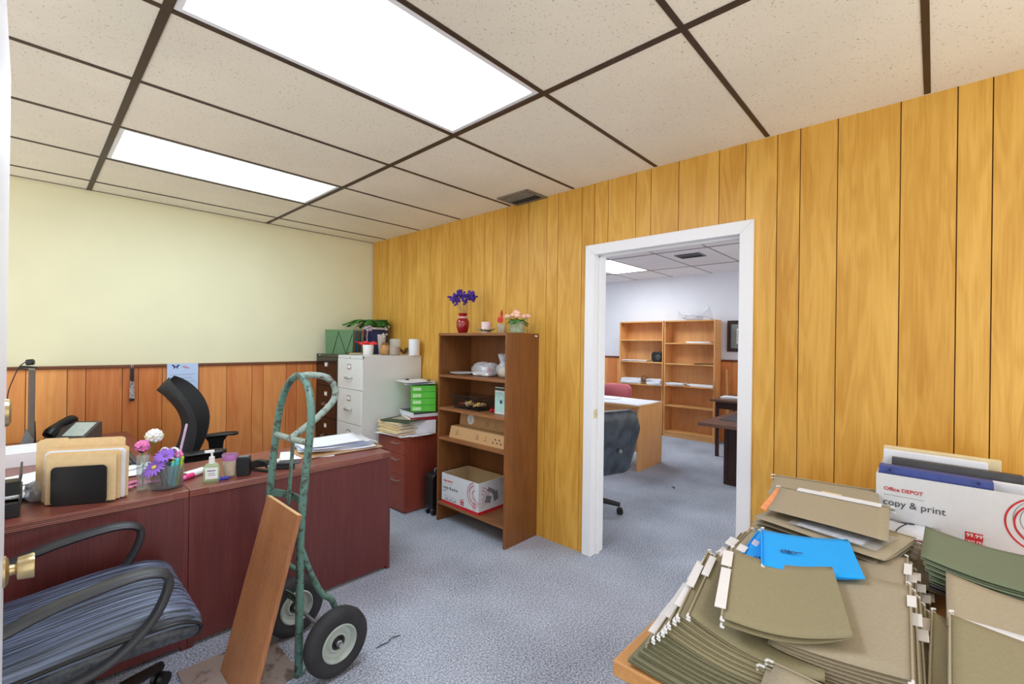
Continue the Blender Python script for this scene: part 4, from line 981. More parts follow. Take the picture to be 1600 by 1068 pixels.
# ---- on the yellow wall
ca = thing('wall_calendar', 'pale blue printed calendar sheet with a butterfly hanging on the wainscot', 'calendar', (-1.735, -.028, 1.22))
MB().box(-1.840, -.0325, .945, -1.628, -.031, 1.228).build('calendar_sheet', M['paper_blue'], ca)
b = MB()
for k in range(6): b.box(-1.82, -.0330, 1.135-.028*k, -1.65-(.02 if k % 2 else 0), -.0324, 1.138-.028*k)
b.build('printed_lines', M['grey_ink'], ca)['kind'] = 'stuff'
bw = MB()
for sx in (-1, 1):
    bw.prism([(0, 0), (sx*.022, .018), (sx*.026, .004), (sx*.012, -.003), (sx*.018, -.018), (sx*.006, -.016)], -.0332, -.0324, lambda p, q, a: (-1.782+p, a, 1.205+q))
bw.build('butterfly', M['navy'], ca)
b = MB()
for k in range(3): b.box(-1.745+.012*k, -.0331, 1.202-.007*k, -1.71+.012*k, -.0324, 1.206-.007*k)
b.build('red_script', M['red'], ca)['kind'] = 'stuff'
b = MB().cyl((-1.825, -.0345, 1.218), (-1.825, -.031, 1.218), .003, n=10).build('pin', M['steel'], ca)
la = thing('lanyard', 'black and white strap lanyard hanging from the chair rail', 'lanyard', (-2.058, -.034, 1.21))
MB().box(-2.070, -.037, 1.10, -2.046, -.033, 1.20).build('black_strap', M['black'], la, bevel=.001)
MB().prism([(-2.074, .965), (-2.042, .965), (-2.045, 1.10), (-2.071, 1.10)], -.039, -.033, lambda p, q, a: (p, a, q)).build('patterned_strap', plain('black_white_pattern', (150, 146, 146), .7, noise=.49, nscale=90), la, bevel=.001)
MB().tube(smoothpath([(-2.064, -.036, 1.20), (-2.062, -.036, 1.222), (-2.054, -.036, 1.222), (-2.052, -.036, 1.20)], 4), .0025, 6).build('metal_ring', M['steel'], la)
MB().box(-2.073, -.040, .945, -2.043, -.034, .965).build('strap_end', M['black'], la)
# ------------------------------------------------------------------ things on the two cherry desks
z = DZT
fs = thing('file_sorter', 'black file sorter with rounded front plate on the left desk', 'file sorter', (-2.547, -1.924, z), math.radians(-28.2))
b = MB().prism(rrect(0, .002, .188, .162, .018), 0, .004, lambda p, q, a: (p, a, q)); b.build('front_plate', M['black'], fs, bevel=.001, local=True)
for k in range(1, 6):
    MB().prism(rrect(.02, .002, .186, .05, .016), 0, .003, lambda p, q, a: (p+.006*k, a+.021*k, q)).build('divider', M['black'], fs, local=True)
MB().box(.02, .002, .0, .205, .145, .006).build('base', M['black'], fs, bevel=.002, local=True)
Ms = world_of(fs)
for k, (x0, w_, y, h_, mt, lab) in enumerate([(-.022, .235, .012, .200, M['manila'], 'front brown edged manila folder standing in the black sorter'), (-.034, .255, .030, .203, M['manila'], 'second manila folder from the front in the black sorter'),
      (-.045, .275, .046, .208, M['paper'], 'white spiral edged pad standing between manila folders in the sorter'), (-.060, .296, .062, .214, M['manila'], 'third manila folder in the sorter behind the white pad'), (-.100, .308, .098, .248, M['manila'], 'tallest manila folder at the back of the black sorter')]):
    t = thing('notepad' if mt is M['paper'] else 'manila_folder', lab, 'notepad' if mt is M['paper'] else 'folder', Ms @ Vector((x0, y, .0065)), math.radians(-28.2))
    tp = [(0, 0), (w_, 0), (w_, h_-.012), (w_-.012, h_), (w_*.36, h_), (w_*.34, h_+(.010 if k == 4 else 0)), (.03, h_+(.010 if k == 4 else 0)), (.01, h_), (0, h_-.01)]
    MB().prism(tp, 0, .0014, lambda p, q, a: (p, a+.03*q, q)).build('front_sheet' if mt is not M['paper'] else 'page_block', mt, t, local=True)
    MB().prism([(.002, .002), (w_-.003, .002), (w_-.003, h_-.016), (.002, h_-.016)], .0018, .006, lambda p, q, a: (p, a+.03*q, q)).build('pages', M['paper'], t, local=True)
    MB().prism([(0, 0), (w_, 0), (w_, h_-.004), (w_-.012, h_+.004), (.012, h_+.004), (0, h_-.006)], .0064, .0076, lambda p, q, a: (p, a+.03*q, q)).build('back_sheet', mt, t, local=True)
    if k == 2:
        sp = MB()
        for j in range(22): sp.tube([(w_+.004*math.cos(a), .004+.004*math.sin(a)+.03*(.01+.009*j), .01+.009*j) for a in [2*PI*i/8 for i in range(8)]], .0008, 4, closed=True)
        sp.build('spiral_binding', M['white'], t, local=True)['kind'] = 'stuff'
# pencil cup
c = Vector((-2.163, -1.952, z))
pcup = thing('pencil_cup', 'clear oval cup crowded with pens on the left desk', 'pencil cup', c)
cup = MB().lathe([(.048, 0), (.055, .004), (.058, .110), (.0555, .110), (.053, .007), (.0, .006)], n=36); cup.v = [(p[0]*1.12, p[1]*.9, p[2]) for p in cup.v]
cup.build('cup', M['smoke'], pcup, smooth=60, local=True)
S_, F_ = Vector((.68, -.73, 0)), Vector((.73, .68, 0))
def pen(name, label, a, b_, r, mat, cat='pen', tip=None):
    t = thing(name, label, cat, c+S_*a[0]+F_*a[1]+Vector((0, 0, a[2])))
    p0, p1 = Vector(t.location), c+S_*b_[0]+F_*b_[1]+Vector((0, 0, b_[2]))
    MB().cyl(p0, p1, r, r, 10).build('barrel', mat, t, smooth=40)
    d = (p1-p0).normalized(); MB().cyl(p1, p1+d*.006, r*.8, r*.4, 10).build('cap', tip or mat, t, smooth=40)
    return t
pen('pen', 'lilac stick pen rising tallest from the pencil cup', (.01, .02, .01), (.045, .06, .285), .0055, M['lilac'])
pen('pen', 'aqua marker leaning at the right of the pencil cup', (.028, .0, .01), (.048, .0, .135), .009, M['aqua'], 'marker', M['aqua'])
pen('pen', 'second aqua marker beside the lime one in the pencil cup', (.022, -.022, .01), (.036, -.012, .125), .008, M['aqua'], 'marker', M['lime'])
pen('pen', 'lime green highlighter at the right rim of the pencil cup', (.034, .012, .01), (.060, .016, .140), .007, M['lime'], 'marker', M['lime'])
pen('pen', 'black pen leaning left inside the pencil cup', (-.02, .0, .01), (-.036, -.01, .125), .0045, M['black'])
pen('pen', 'dark pen crossing the middle of the pencil cup', (.03, -.03, .01), (-.02, -.02, .118), .005, M['charcoal'])
pen('pen', 'brass coloured pen at the left rim of the pencil cup', (-.03, .012, .01), (-.055, .02, .145), .0045, M['brass'])
sc_ = thing('scissors', 'scissors with pale grey loop handles standing in the pencil cup', 'scissors', c+Vector((0, 0, .01)))
for k, (ox, oy) in enumerate([(-.028, .02), (.014, .024)]):
    q = c+S_*ox+F_*oy+Vector((0, 0, .155))
    MB().tube([q+S_*.022*math.cos(a)*(1 if k else .9)+Vector((0, 0, .026*math.sin(a))) for a in [2*PI*i/20 for i in range(20)]], .0055, 8, closed=True).build('handle_loop', M['lilac'] if False else M['white'], sc_, smooth=60)
    q2 = c+S_*(-.004)+F_*.02+Vector((0, 0, .012)); MB().tube([q2, q-Vector((0, 0, .026))], [.003, .006], 6).build('blade', M['steel'], sc_)
fl = thing('artificial_flower', 'violet daisy with a yellow centre leaning out of the pencil cup', 'flower', c+Vector((0, 0, .01)))
hc = c+S_*(-.022)+F_*(-.05)+Vector((0, 0, .108)); ax = (S_*-.15+F_*-.7+Vector((0, 0, .75))).normalized()
R = Vector((0, 0, 1)).rotation_difference(ax).to_matrix()
b = MB()
for k in range(18):
    a = 2*PI*k/18; leaf_quad(b, hc+R @ Vector((.008*math.cos(a), .008*math.sin(a), .0)), R @ Vector((math.cos(a), math.sin(a), .1)), .046+.006*(k % 2), .0065, up=ax, droop=.12)
b.build('petals', M['violet'], fl, smooth=60, solid=.001)
MB().ell(hc+ax*.003, (.011, .011, .006), 12, 8, R).build('flower_centre', M['yellow_p'], fl, smooth=60)
MB().tube(smoothpath([hc, hc-ax*.03, c+S_*.01+Vector((0, 0, .012))], 4), .0025, 6).build('stem', M['leaf'], fl)
fl2 = thing('artificial_flower', 'second violet daisy standing behind the front one in the pencil cup', 'flower', c+Vector((0, 0, .01)))
hc = c+S_*(-.002)+F_*(-.012)+Vector((0, 0, .150)); ax = (S_*.1+F_*-.4+Vector((0, 0, .6))).normalized(); R = Vector((0, 0, 1)).rotation_difference(ax).to_matrix()
b = MB()
for k in range(16):
    a = 2*PI*k/16; leaf_quad(b, hc+R @ Vector((.006*math.cos(a), .006*math.sin(a), 0)), R @ Vector((math.cos(a), math.sin(a), .35)), .042, .0065, up=ax, droop=.1)
b.build('petals', M['violet'], fl2, smooth=60, solid=.001)
MB().tube([hc, c+Vector((0, 0, .012))], .0025, 6).build('stem', M['leaf'], fl2)
fp = pen('flower_pen', 'hot pink blossom topped pen at the back of the pencil cup', (.02, .02, .01), (.034, .024, .135), .004, M['hot_pink'])
q = c+S_*.036+F_*.025+Vector((0, 0, .150)); b = MB()
for k in range(6): b.ell(q+S_*.012*math.cos(k*1.05)+Vector((0, 0, .012*math.sin(k*1.05))), (.009, .008, .009), 8, 6)
b.build('blossom', M['pinkp'], fp, smooth=60)
# slim clear vase with two artificial blooms
c2 = at(223, 766, 'z', z)
sv = thing('glass_vase', 'slim clear vase between file sorter and pencil cup', 'vase', c2)
MB().lathe([(.020, 0), (.024, .003), (.024, .165), (.022, .165), (.0215, .012), (.0, .010)], n=24).build('vase_glass', M['glass'], sv, smooth=60, local=True)
for nm, lab, tip, r, mm, m2 in (('artificial_flower', 'pink and blue thistle bloom in the slim clear vase', (222, 697, .005), .030, M['pinkp'], M['navy']), ('artificial_flower', 'white rose with lime leaves rising above the pencil cup', (241, 681, .02), .036, M['white'], M['lime'])):
    f = thing(nm, lab, 'flower', c2+Vector((0, 0, .012))); p = at(tip[0], tip[1], 'y', c2.y+tip[2])
    MB().tube(smoothpath([c2+Vector((0, 0, .012)), c2+Vector((0, 0, .10)), p-Vector((0, 0, r*.6))], 4), .0022, 6).build('stem', M['leaf'], f)
    b = MB()
    for k in range(44):
        a = k*2.4; e = -.75+1.75*(k+.5)/44; q = math.sqrt(max(0, 1-e*e)); b.ell(p+Vector((r*.72*math.cos(a)*q, r*.72*math.sin(a)*q, r*.72*e)), (r*.30, r*.30, r*.27), 7, 5)
    b.build('bloom', mm, f, smooth=60)
    b = MB()
    for k in range(7): leaf_quad(b, p-Vector((0, 0, r*1.0)), (math.cos(k*.9), math.sin(k*.9), .75), r*1.35, r*.42, droop=-.25)
    b.build('sepals', m2, f, smooth=60, solid=.001)
gl_ = thing('paper_blossoms', 'flat pink paper blossoms lying between sorter and pencil cup', 'paper flowers', (-2.235, -1.80, z)); b = MB()
for k in range(9):
    q = Vector((-2.235+rnd.uniform(-.06, .07), -1.82+rnd.uniform(-.06, .05), z+.003+.0015*k))
    for j in range(6): b.ell(q+Vector((.014*math.cos(j*1.05), .014*math.sin(j*1.05), 0)), (.010, .010, .002), 8, 4)
b.build('blossoms', M['pinkp'], gl_, smooth=60)['kind'] = 'stuff'
tu = thing('cream_tube', 'white and pink cream tube lying on the right desk beside the pencil cup', 'tube', (-2.03, -1.828, z))
a_, b_ = Vector((-2.075, -1.868, z+.012)), Vector((-1.965, -1.785, z+.013)); d = (b_-a_).normalized()
MB().cyl(a_, b_, .0125, .0115, 16).build('tube_body', M['white'], tu, smooth=40)
MB().cyl(a_-d*.004, a_+d*.045, .0132, .0130, 16).build('pink_sleeve', M['hot_pink'], tu, smooth=40)
MB().cyl(a_-d*.022, a_-d*.003, .009, .011, 16).build('tube_cap', M['pinkp'], tu, smooth=40)
sheet('note_paper', 'white folded note lying behind the cream tube on the right desk', 'paper', (-1.99, -1.74), (.12, .08), .6, M['paper'], z, .004)
sn = thing('sanitizer_bottle', 'clear pump bottle of green hand gel on the right desk', 'pump bottle', (-1.992, -1.985, z), math.radians(-20))
MB().rings([[(p*s, q*s*.62, h) for p, q in rrect(-.034, -.034, .034, .034, .014)] for h, s in ((0, .92), (.004, 1), (.072, 1), (.088, .72), (.094, .38))]).build('bottle', M['gel'], sn, smooth=50, local=True)
box('bottle_label', M['white'], sn, (-.024, -.0222, .018), (.028, -.0214, .072), 0, local=True)
MB().box(-.016, -.0228, .056, .018, -.0222, .060).box(-.012, -.0228, .045, .014, -.0222, .047).box(-.012, -.0228, .036, .018, -.0222, .038).build('label_print', M['navy'], sn, local=True)
MB().cyl((0, 0, .090), (0, 0, .122), .0135, .012, 18).build('pump_collar', M['white'], sn, smooth=40, local=True)
MB().cyl((0, 0, .122), (0, 0, .142), .005, .005, 12).rings([[(x, y*w_, .142+h) for y, h in ((-.008, 0), (.008, 0), (.008, .012), (-.008, .012))] for x, w_ in ((-.030, .6), (-.010, 1), (.010, 1))]).build('pump_head', M['white'], sn, bevel=.002, local=True)
cj = thing('candle_jar', 'tall peach candle jar with a purple tinted rim on the right desk', 'candle', (-1.905, -1.955, z))
MB().lathe([(.024, 0), (.026, .003), (.036, .115), (.034, .115), (.0245, .008), (.0, .007)], n=28).build('jar_glass', M['glass'], cj, smooth=60, local=True)
MB().lathe([(.0, .008), (.0235, .008), (.0315, .088), (.0, .088)], n=28).build('wax', M['peach'], cj, smooth=40, local=True)
MB().lathe([(.0335, .086), (.0365, .114), (.0355, .1155), (.0325, .087)], n=28, close=True).build('purple_rim', M['lilac_rim'], cj, smooth=60, local=True)
bw_ = thing('ribbon_bow', 'small blue ribbon bow at the foot of the peach candle jar', 'ribbon', (-1.945, -2.0, z))
MB().ell((-.014, 0, .010), (.014, .009, .010), 10, 7).ell((.014, 0, .009), (.014, .009, .009), 10, 7).ell((0, 0, .008), (.006, .008, .008), 8, 6).build('bow', M['blue_ribbon'], bw_, smooth=60, local=True)
sb = thing('desk_speaker', 'small black box shaped speaker between candle jar and stapler', 'speaker', (-1.846, -1.972, z), math.radians(-30))
MB().rings([[(p, q, h) for p, q in rrect(-.030+i, -.026+i, .030-i, .026-i, .008)] for h, i in ((0, .002), (.003, 0), (.092, 0), (.096, .003))]).build('speaker_body', M['black'], sb, smooth=30, local=True)
MB().prism(rrect(-.024, .008, .024, .086, .006), -.0272, -.0258, lambda p, q, a: (p, a, q)).build('speaker_grille', M['black_mat'], sb, local=True)
MB().box(-.022, -.018, .096, .022, .018, .0972).build('top_plate', M['grey'], sb, bevel=.0004, local=True)
def arcbody(pts, w_): return [[(p[0], -w_, p[1]) for p in pts], [(p[0], w_, p[1]) for p in pts]]
sp = thing('stapler', 'black desk stapler with chrome nose beside the hand truck tubes', 'stapler', (-1.765, -1.945, z), math.radians(-62))
MB().rings(arcbody([(-.06, .0), (.07, .0), (.07, .006), (.055, .010), (-.06, .010)], .016)).build('base', M['black'], sp, bevel=.002, local=True)
MB().rings(arcbody([(-.062, .010), (.068, .032), (.070, .042), (.05, .058), (.0, .062), (-.055, .046), (-.064, .03)], .015)).build('top_arm', M['black'], sp, bevel=.004, seg=3, local=True)
MB().box(.05, -.0155, .022, .0735, .0155, .036).build('chrome_nose', M['chrome'], sp, bevel=.003, local=True)
hp = thing('hole_punch', 'black hole punch lying on the right desk behind the hand truck tube', 'hole punch', (-1.655, -1.985, z), math.radians(-38))
MB().box(-.065, -.028, 0, .05, .028, .022).build('base', M['black'], hp, bevel=.003, local=True)
MB().rings([[(-.06, y, .024), (.085, y, .026), (.088, y, .034), (.0, y, .040), (-.06, y, .036)] for y in (-.024, .024)]).build('handle', M['charcoal'], hp, bevel=.004, local=True)
MB().box(-.05, -.02, .0365, -.02, .02, .048).build('spring_block', M['white'], hp, bevel=.002, local=True)
# papers on the right desk
sheet('magazine_sheet', 'glossy white sheet with a pink picture under the paper pile on the right desk', 'paper', (-1.44, -1.775), (.30, .215), math.radians(-22), M['paper'], z, .002)
pk = thing('picture_print', 'pink printed picture clipping on the glossy sheet behind the hand truck', 'paper', (-1.43, -1.70, z+.0035), .4)
MB().prism([(.028*math.cos(a)*(1+.2*math.sin(3*a)), .02*math.sin(a)) for a in [2*PI*k/18 for k in range(18)]], 0, .0012, lambda p, q, a: (p, q, a)).build('clipping', M['pinkp'], pk, local=True)
card_folder('manila_folder', 'flat tan folder under the big white paper pile on the right desk', (-1.25, -1.78), .50, .26, z+.004, math.radians(-3), M['cardboard'], None, .008)
for k in range(7):
    sheet('drawing_sheet', ORD[k]+' large white sheet of the curled paper pile on the right desk', 'paper', (-1.24+.012*(k % 3)-.006*k, -1.735+.006*(k % 4)), (.46-.012*k, .28-.01*(k % 3)), math.radians(-6+4*((k*5) % 7-3)), M['paper'] if k != 3 else M['paper_blue'], z+.0135+.0052*k, .012, 'curled paper pile on the right desk', seed=40+k)
# keyboard, papers, trays on the left desk
kb = thing('keyboard', 'black computer keyboard on the left desk behind the pencil cup', 'keyboard', (-2.255, -1.18, z), math.radians(90))
MB().rings([[(x, -.07, .0), (x, .07, .0), (x, .07, .026), (x, -.07, .014)] for x in (-.22, .22)]).build('keyboard_base', M['black'], kb, bevel=.003, local=True)
M['keycap'] = plain('dark_grey_keys', (64, 66, 72), .5)
b = MB()
for r_ in range(5):
    for k in range(15): b.obox((-.203+.029*k, -.052+.026*r_, .0155+.0035+.0022*r_), (.024, .021, .007), Euler((.085, 0, 0)).to_matrix())
b.build('keys', M['keycap'], kb, bevel=.001, local=True)['kind'] = 'stuff'
for k, (x, y, rz, w_) in enumerate([(-2.28, -1.50, .1, .26), (-2.36, -1.45, .5, .21), (-2.62, -1.50, .2, .25), (-2.66, -1.62, -.2, .25), (-2.60, -1.40, .45, .22)]):
    sheet('paper_sheet', ['white sheet lying in front of the keyboard', 'white sheet half under the manila folders beside the keyboard', 'lower white sheet behind the black trays', 'white sheet right against the black trays', 'upper white sheet turned askew behind the trays'][k], 'paper', (x, y), (.30, w_), rz, M['paper'], z+.0015+.004*k, .008, None, seed=60+k)
wb_ = thing('paper_stack', 'thick white paper stack at the left behind the file sorter', 'paper stack', (-2.67, -.86, z))
MB().box(-2.86, -1.0, z, -2.50, -.72, z+.075).build('page_block', M['paper'], wb_, bevel=.002)
MB().obox((-2.68, -.86, z+.0765), (.30, .21, .002), Euler((0, 0, .15)).to_matrix()).build('top_sheet', M['paper'], wb_)
tr_ = thing('letter_tray', 'black two tier letter tray at the left edge beside the door', 'letter tray', (-2.78, -1.84, z))
for zz in (z, z+.085):
    poly = [(-1.99, zz+.0), (-1.70, zz), (-1.70, zz+.004), (-1.985, zz+.004)]
    MB().box(-2.95, -1.985, zz+.002, -2.635, -1.70, zz+.007).build('tray_floor', M['black'], tr_)
    MB().prism([(-1.985, .0), (-1.70, .0), (-1.70, .072), (-1.93, .066), (-1.985, .03)], -2.637, -2.630, lambda p, q, a: (a+.006*(q > .05), p, zz+.002+q)).build('side_wall', M['black'], tr_)
    MB().prism([(-1.985, .0), (-1.70, .0), (-1.70, .072), (-1.93, .066), (-1.985, .03)], -2.957, -2.950, lambda p, q, a: (a, p, zz+.002+q)).build('side_wall', M['black'], tr_)
    MB().box(-2.95, -1.987, zz+.002, -2.630, -1.983, zz+.055).build('front_lip', M['black'], tr_)
cr_ = crumple('plastic_bag', 'crumpled clear bag with brown trinkets between tray and file sorter', 'bag', (-2.585, -1.79, z), (.035, .05, .042), M['plastic_clear'], 15)
MB().ell((0, -.01, .03), (.022, .03, .022), 12, 8).build('trinkets', plain('brown_trinkets', (122, 112, 100), .5, noise=.3, nscale=70), cr_, smooth=60, local=True)
bp_ = thing('computer_mouse', 'black glossy mouse lying on papers behind the plastic bag', 'mouse', (-2.585, -1.655, z+.022), .5)
MB().ell((0, 0, .012), (.03, .045, .018), 16, 9).build('mouse_shell', M['black'], bp_, smooth=60, local=True)
# phone
ph = thing('desk_phone', 'black desk phone with a pale key sheet in front of the wainscot', 'telephone', (-2.40, -.33, z), math.radians(-40))
Rm = Euler((math.radians(38), 0, 0)).to_matrix()
MB().rings([[(x, -.09, 0), (x, .09, 0), (x, .09, .115), (x, .07, .12), (x, -.09, .022)] for x in (-.11, .12)]).build('phone_body', M['screen_edge'], ph, bevel=.006, local=True)
MB().obox((.045, -.005, .0785), (.125, .135, .004), Euler((math.radians(31), 0, 0)).to_matrix()).build('key_sheet', plain('pale_green_key_sheet', (206, 218, 212), .5, noise=.04, nscale=60), ph, local=True)['label'] = 'pale key sheet'
hs = [Vector((-.07, -.10+.2*t, .055+.11*t*.62+.030*math.sin(PI*t))) for t in [k/10 for k in range(11)]]
MB().tube(hs, [.03, .036, .032, .026, .022, .022, .022, .026, .032, .036, .03], 12).build('handset', M['black'], ph, smooth=60, local=True)
MB().tube(smoothpath([(-.07, -.105, .05), (-.10, -.14, .012), (-.13, -.10, .008), (-.13, .0, .006), (-.112, .05, .02)], 5), .003, 6).build('cord', M['black'], ph, smooth=60, local=True)
# monitor seen edge on, with webcam
mn = thing('monitor', 'thin dark computer monitor seen edge on at the left by the door', 'monitor', (-2.60, -.62, z))
MB().box(-2.607, -.64+.0, .80, -2.580, -.24, 1.235).build('monitor_shell', M['screen_edge'], mn, bevel=.004)
MB().box(-2.6085, -.63, .82, -2.607, -.25, 1.225).build('screen', M['screen'], mn)
MB().rings([[(-2.602, y, z+.012), (-2.57, y, z+.012), (-2.575, y, .90), (-2.59, y, .90)] for y in (-.47, -.41)]).build('stand_neck', M['black'], mn)
MB().prism(rrect(-2.68, -.56, -2.50, -.32, .03), z, z+.012, lambda p, q, a: (p, q, a)).build('stand_base', M['black'], mn, bevel=.003)
tbx = thing('tablet_stand', 'grey angled tablet leaning in front of the dark monitor', 'tablet', (-2.64, -.68, z))
MB().rings([[(-2.66, -.70, z), (-2.60, -.68, z), (-2.585, -.665, z+.085), (-2.615, -.672, z+.155)], [(-2.655, -.692, z), (-2.597, -.672, z), (-2.582, -.657, z+.085), (-2.612, -.664, z+.155)]]).build('tablet_body', M['grey'], tbx, bevel=.002)
wc = thing('webcam', 'small black webcam clipped on top of the edge on monitor', 'webcam', (-2.60, -.55, 1.236))
MB().lathe([(.0, 0), (.016, 0), (.018, .004), (.018, .030), (.014, .034), (.0, .034)], (-2.618, -.585, 1.278), 20, axis=(1, -.35, .1)).build('camera_head', M['black'], wc, smooth=40)
MB().obox((-2.607, -.58, 1.250), (.075, .03, .012), Euler((0, .12, 0)).to_matrix()).obox((-2.625, -.58, 1.238), (.055, .028, .006), Euler((0, .35, 0)).to_matrix()).build('clip', M['black'], wc, bevel=.002)
MB().tube(smoothpath([(-2.622, -.58, 1.28), (-2.645, -.58, 1.255), (-2.665, -.58, 1.20), (-2.69, -.58, 1.10), (-2.70, -.58, .95), (-2.72, -.58, z+.003)], 6), .003, 6).build('cable', M['black'], wc, smooth=60)
# ------------------------------------------------------------------ hanging folders on the oak table
def folder(label, A, B, C, D, mat, zr, zf, group=None, sag=.004, gap=.006, tabs=(), rails=True, tips=True, insert=None, name='hanging_folder', seed=0, lift=0):
    """A-B carries the rails (height zr), D-C is the fold (height zf)"""
    A, B, C, D = [Vector((p[0], p[1], 0)) for p in (A, B, C, D)]
    r = random.Random(seed+101); p1 = r.uniform(0, 6)
    t = thing(name, label, 'folder', ((A+B+C+D)/4)+Vector((0, 0, zf)), 0, group)
    def P(u, v):
        p = (A*(1-u)+B*u)*(1-v)+(D*(1-u)+C*u)*v
        p.z = zf+(zr-zf)*(1-v)**1.6 - sag*math.sin(PI*min(1, v*1.02)) + .0012*math.sin(5*u+p1)*v + lift*(u**2)*v
        return p
    n = 12
    def fn(u, w):
        if w <= .5: return P(u, w*2)
        v = 2-2*w; return P(u, v)-Vector((0, 0, gap*(1-v**5)))
    MB().grid(fn, 10, 2*n).build('folder_body', mat, t, smooth=50, solid=.0013)
    d = (B-A).normalized(); o = (A-D); o.z = 0; o = o.normalized()
    if rails:
        for k, dz in ((0, .0015), (1, -gap+.0)):
            a = P(0, 0)+Vector((0, 0, dz)); b = P(1, 0)+Vector((0, 0, dz))
            rl = MB().tube([a-d*.004, b+d*.004], .0021, 6).build('rail', M['tan_card'] if mat is not M['blue_card'] else mat, t)
            if tips:
                for q, s in ((a, -1), (b, 1)):
                    MB().tube([q+d*s*.002, q+d*s*.012, q+d*s*.015-o*.006], .0026, 6).build('hook_tip', M['white'], rl)
    for (u0, u1, w_) in tabs:
        p0, p1_ = P(u0, 0), P(u1, 0); h = Vector((0, 0, .003)); q = o*w_+Vector((0, 0, w_*.25))
        MB().add([p0-o*.006+h, p1_-o*.006+h, p1_+q+h, p0+q+h], [(0, 1, 2, 3)]).build('index_tab', M['white'], t, solid=.0016)
    if insert:
        mt, du, dv = insert
        MB().grid(lambda u, w: P(du+(1-du)*u*.97+.0, .0)*(1-w)+P(du+(1-du)*u*.97, .92)*w - Vector((0, 0, gap*.5)) + o*dv, 8, 6).build('inserted_paper', mt, t, smooth=60, solid=.002)
    return t
def quad(A, ang, L, W, side=-1):
    a = Vector((A[0], A[1])); d = Vector((math.cos(ang), math.sin(ang))); w = Vector((-d.y, d.x))*side
    return a, a+d*L, a+d*L+w*W, a+w*W
# near stack at the table corner
for i in range(15):
    t = i/14; jit = rnd.uniform(-.006, .006)
    if i < 14:
        a = (-1.735+.075*t+jit, -4.103-.085*t+rnd.uniform(-.003, .003)); Q = quad(a, math.radians(1+9*t+rnd.uniform(-1, 1)), .352, .238-.0*t)
    else: Q = [(-1.655, -4.200), (-1.325, -4.145), (-1.285, -4.385), (-1.615, -4.435)]
    tabs = []
    if i >= 4: tabs = [[(.06, .42, .010)], [(.36, .72, .011)], [(.55, .90, .010)]][i % 3]
    if i in (9, 12): tabs = [(.12, .46, .013), (.55, .9, .010)]
    folder(ORD[i]+' olive hanging folder of the near pile at the table corner', *Q, M['olive_shade_card'] if i < 9 else M['olive_card'], .763+.0074*i+rnd.uniform(-.0012, .0012), .759+.0046*i+rnd.uniform(-.001, .001), 'near pile of hanging folders', sag=.004+.009*t, gap=.0045, tabs=tabs, seed=i, rails=i > 4, tips=i > 6)
folder('large olive folder lying uppermost and askew on the near pile', (-1.656, -4.267), (-1.315, -4.181), (-1.221, -4.392), (-1.53, -4.468), M['olive_card'], .888, .880, None, sag=.016, gap=.012, tabs=[(.08, .62, .016), (.66, .92, .018)], seed=90)
# two folders at the lower picture edge
for i in range(2):
    folder(['tan folder at the very front edge of the table', 'second tan folder just above the front one at the table edge'][i], (-1.640+.012*i, -4.345-.012*i), (-1.646, -4.70), (-1.84, -4.70), (-1.835, -4.35), M['tan_card'], .815+.009*i, .795+.009*i, None, sag=.002, tabs=[], seed=110+i)
# middle pile beside the table edge, blue folders on top
for i in range(8):
    t = i/7; Q = quad((-1.345+.03*t+rnd.uniform(-.008, .008), -4.088-.05*t), math.radians(1+rnd.uniform(-2, 2)), .345, .238)
    folder(ORD[i]+' tan hanging folder of the pile under the blue folders', *Q, M['tan_card'], .763+.0088*i, .759+.0072*i, 'tan pile under the blue folders', sag=.003, tabs=[[(.32, .52, .018)], [], [(.55, .74, .02)], []][i % 4], seed=20+i)
fb = folder('bright blue folder lying lower with a white index tab', (-1.290, -4.185), (-1.02, -4.170), (-1.03, -4.365), (-1.285, -4.375), M['blue_card'], .846, .838, None, sag=.002, tabs=[(.55, .70, -.022), (.25, .42, .016)], seed=31)
ft = folder('bright blue folder lying uppermost across the other blue one', (-1.318, -4.256), (-1.07, -4.193), (-.958, -4.395), (-1.208, -4.458), M['blue_card'], .872, .868, None, sag=.006, tabs=[], seed=33)
def marks(t, O, X, Y, zz, s=1):
    O = Vector((*O, zz)); X = Vector((*X, 0)).normalized(); Y = Vector((*Y, 0)).normalized(); b = MB()
    for k, (w_, h_) in enumerate(((.003, .022), (.002, .03), (.0035, .03), (.006, .026))):
        p = O+X*.008*k*s; b.add([p, p+X*w_, p+X*w_+Y*h_*s, p+Y*h_*s], [(0, 1, 2, 3)])
    ring_arc(b, O+X*.042*s+Y*.012*s, .006*s, .0025, 0, 2*PI, X, Y, Vector((0, 0, 1)), 0)
    p = O+X*.052*s+Y*.011*s; b.add([p, p+X*.02*s, p+X*.02*s+Y*.004, p+Y*.004], [(0, 1, 2, 3)])
    b.build('printed_emblem', M['navy'], t, solid=.0006)
marks(ft, (-1.195, -4.275), (.112, -.202), (.202, .112), .8700, .75)
marks(fb, (-1.235, -4.215), (.05, -.2), (.2, .05), .847, .75)
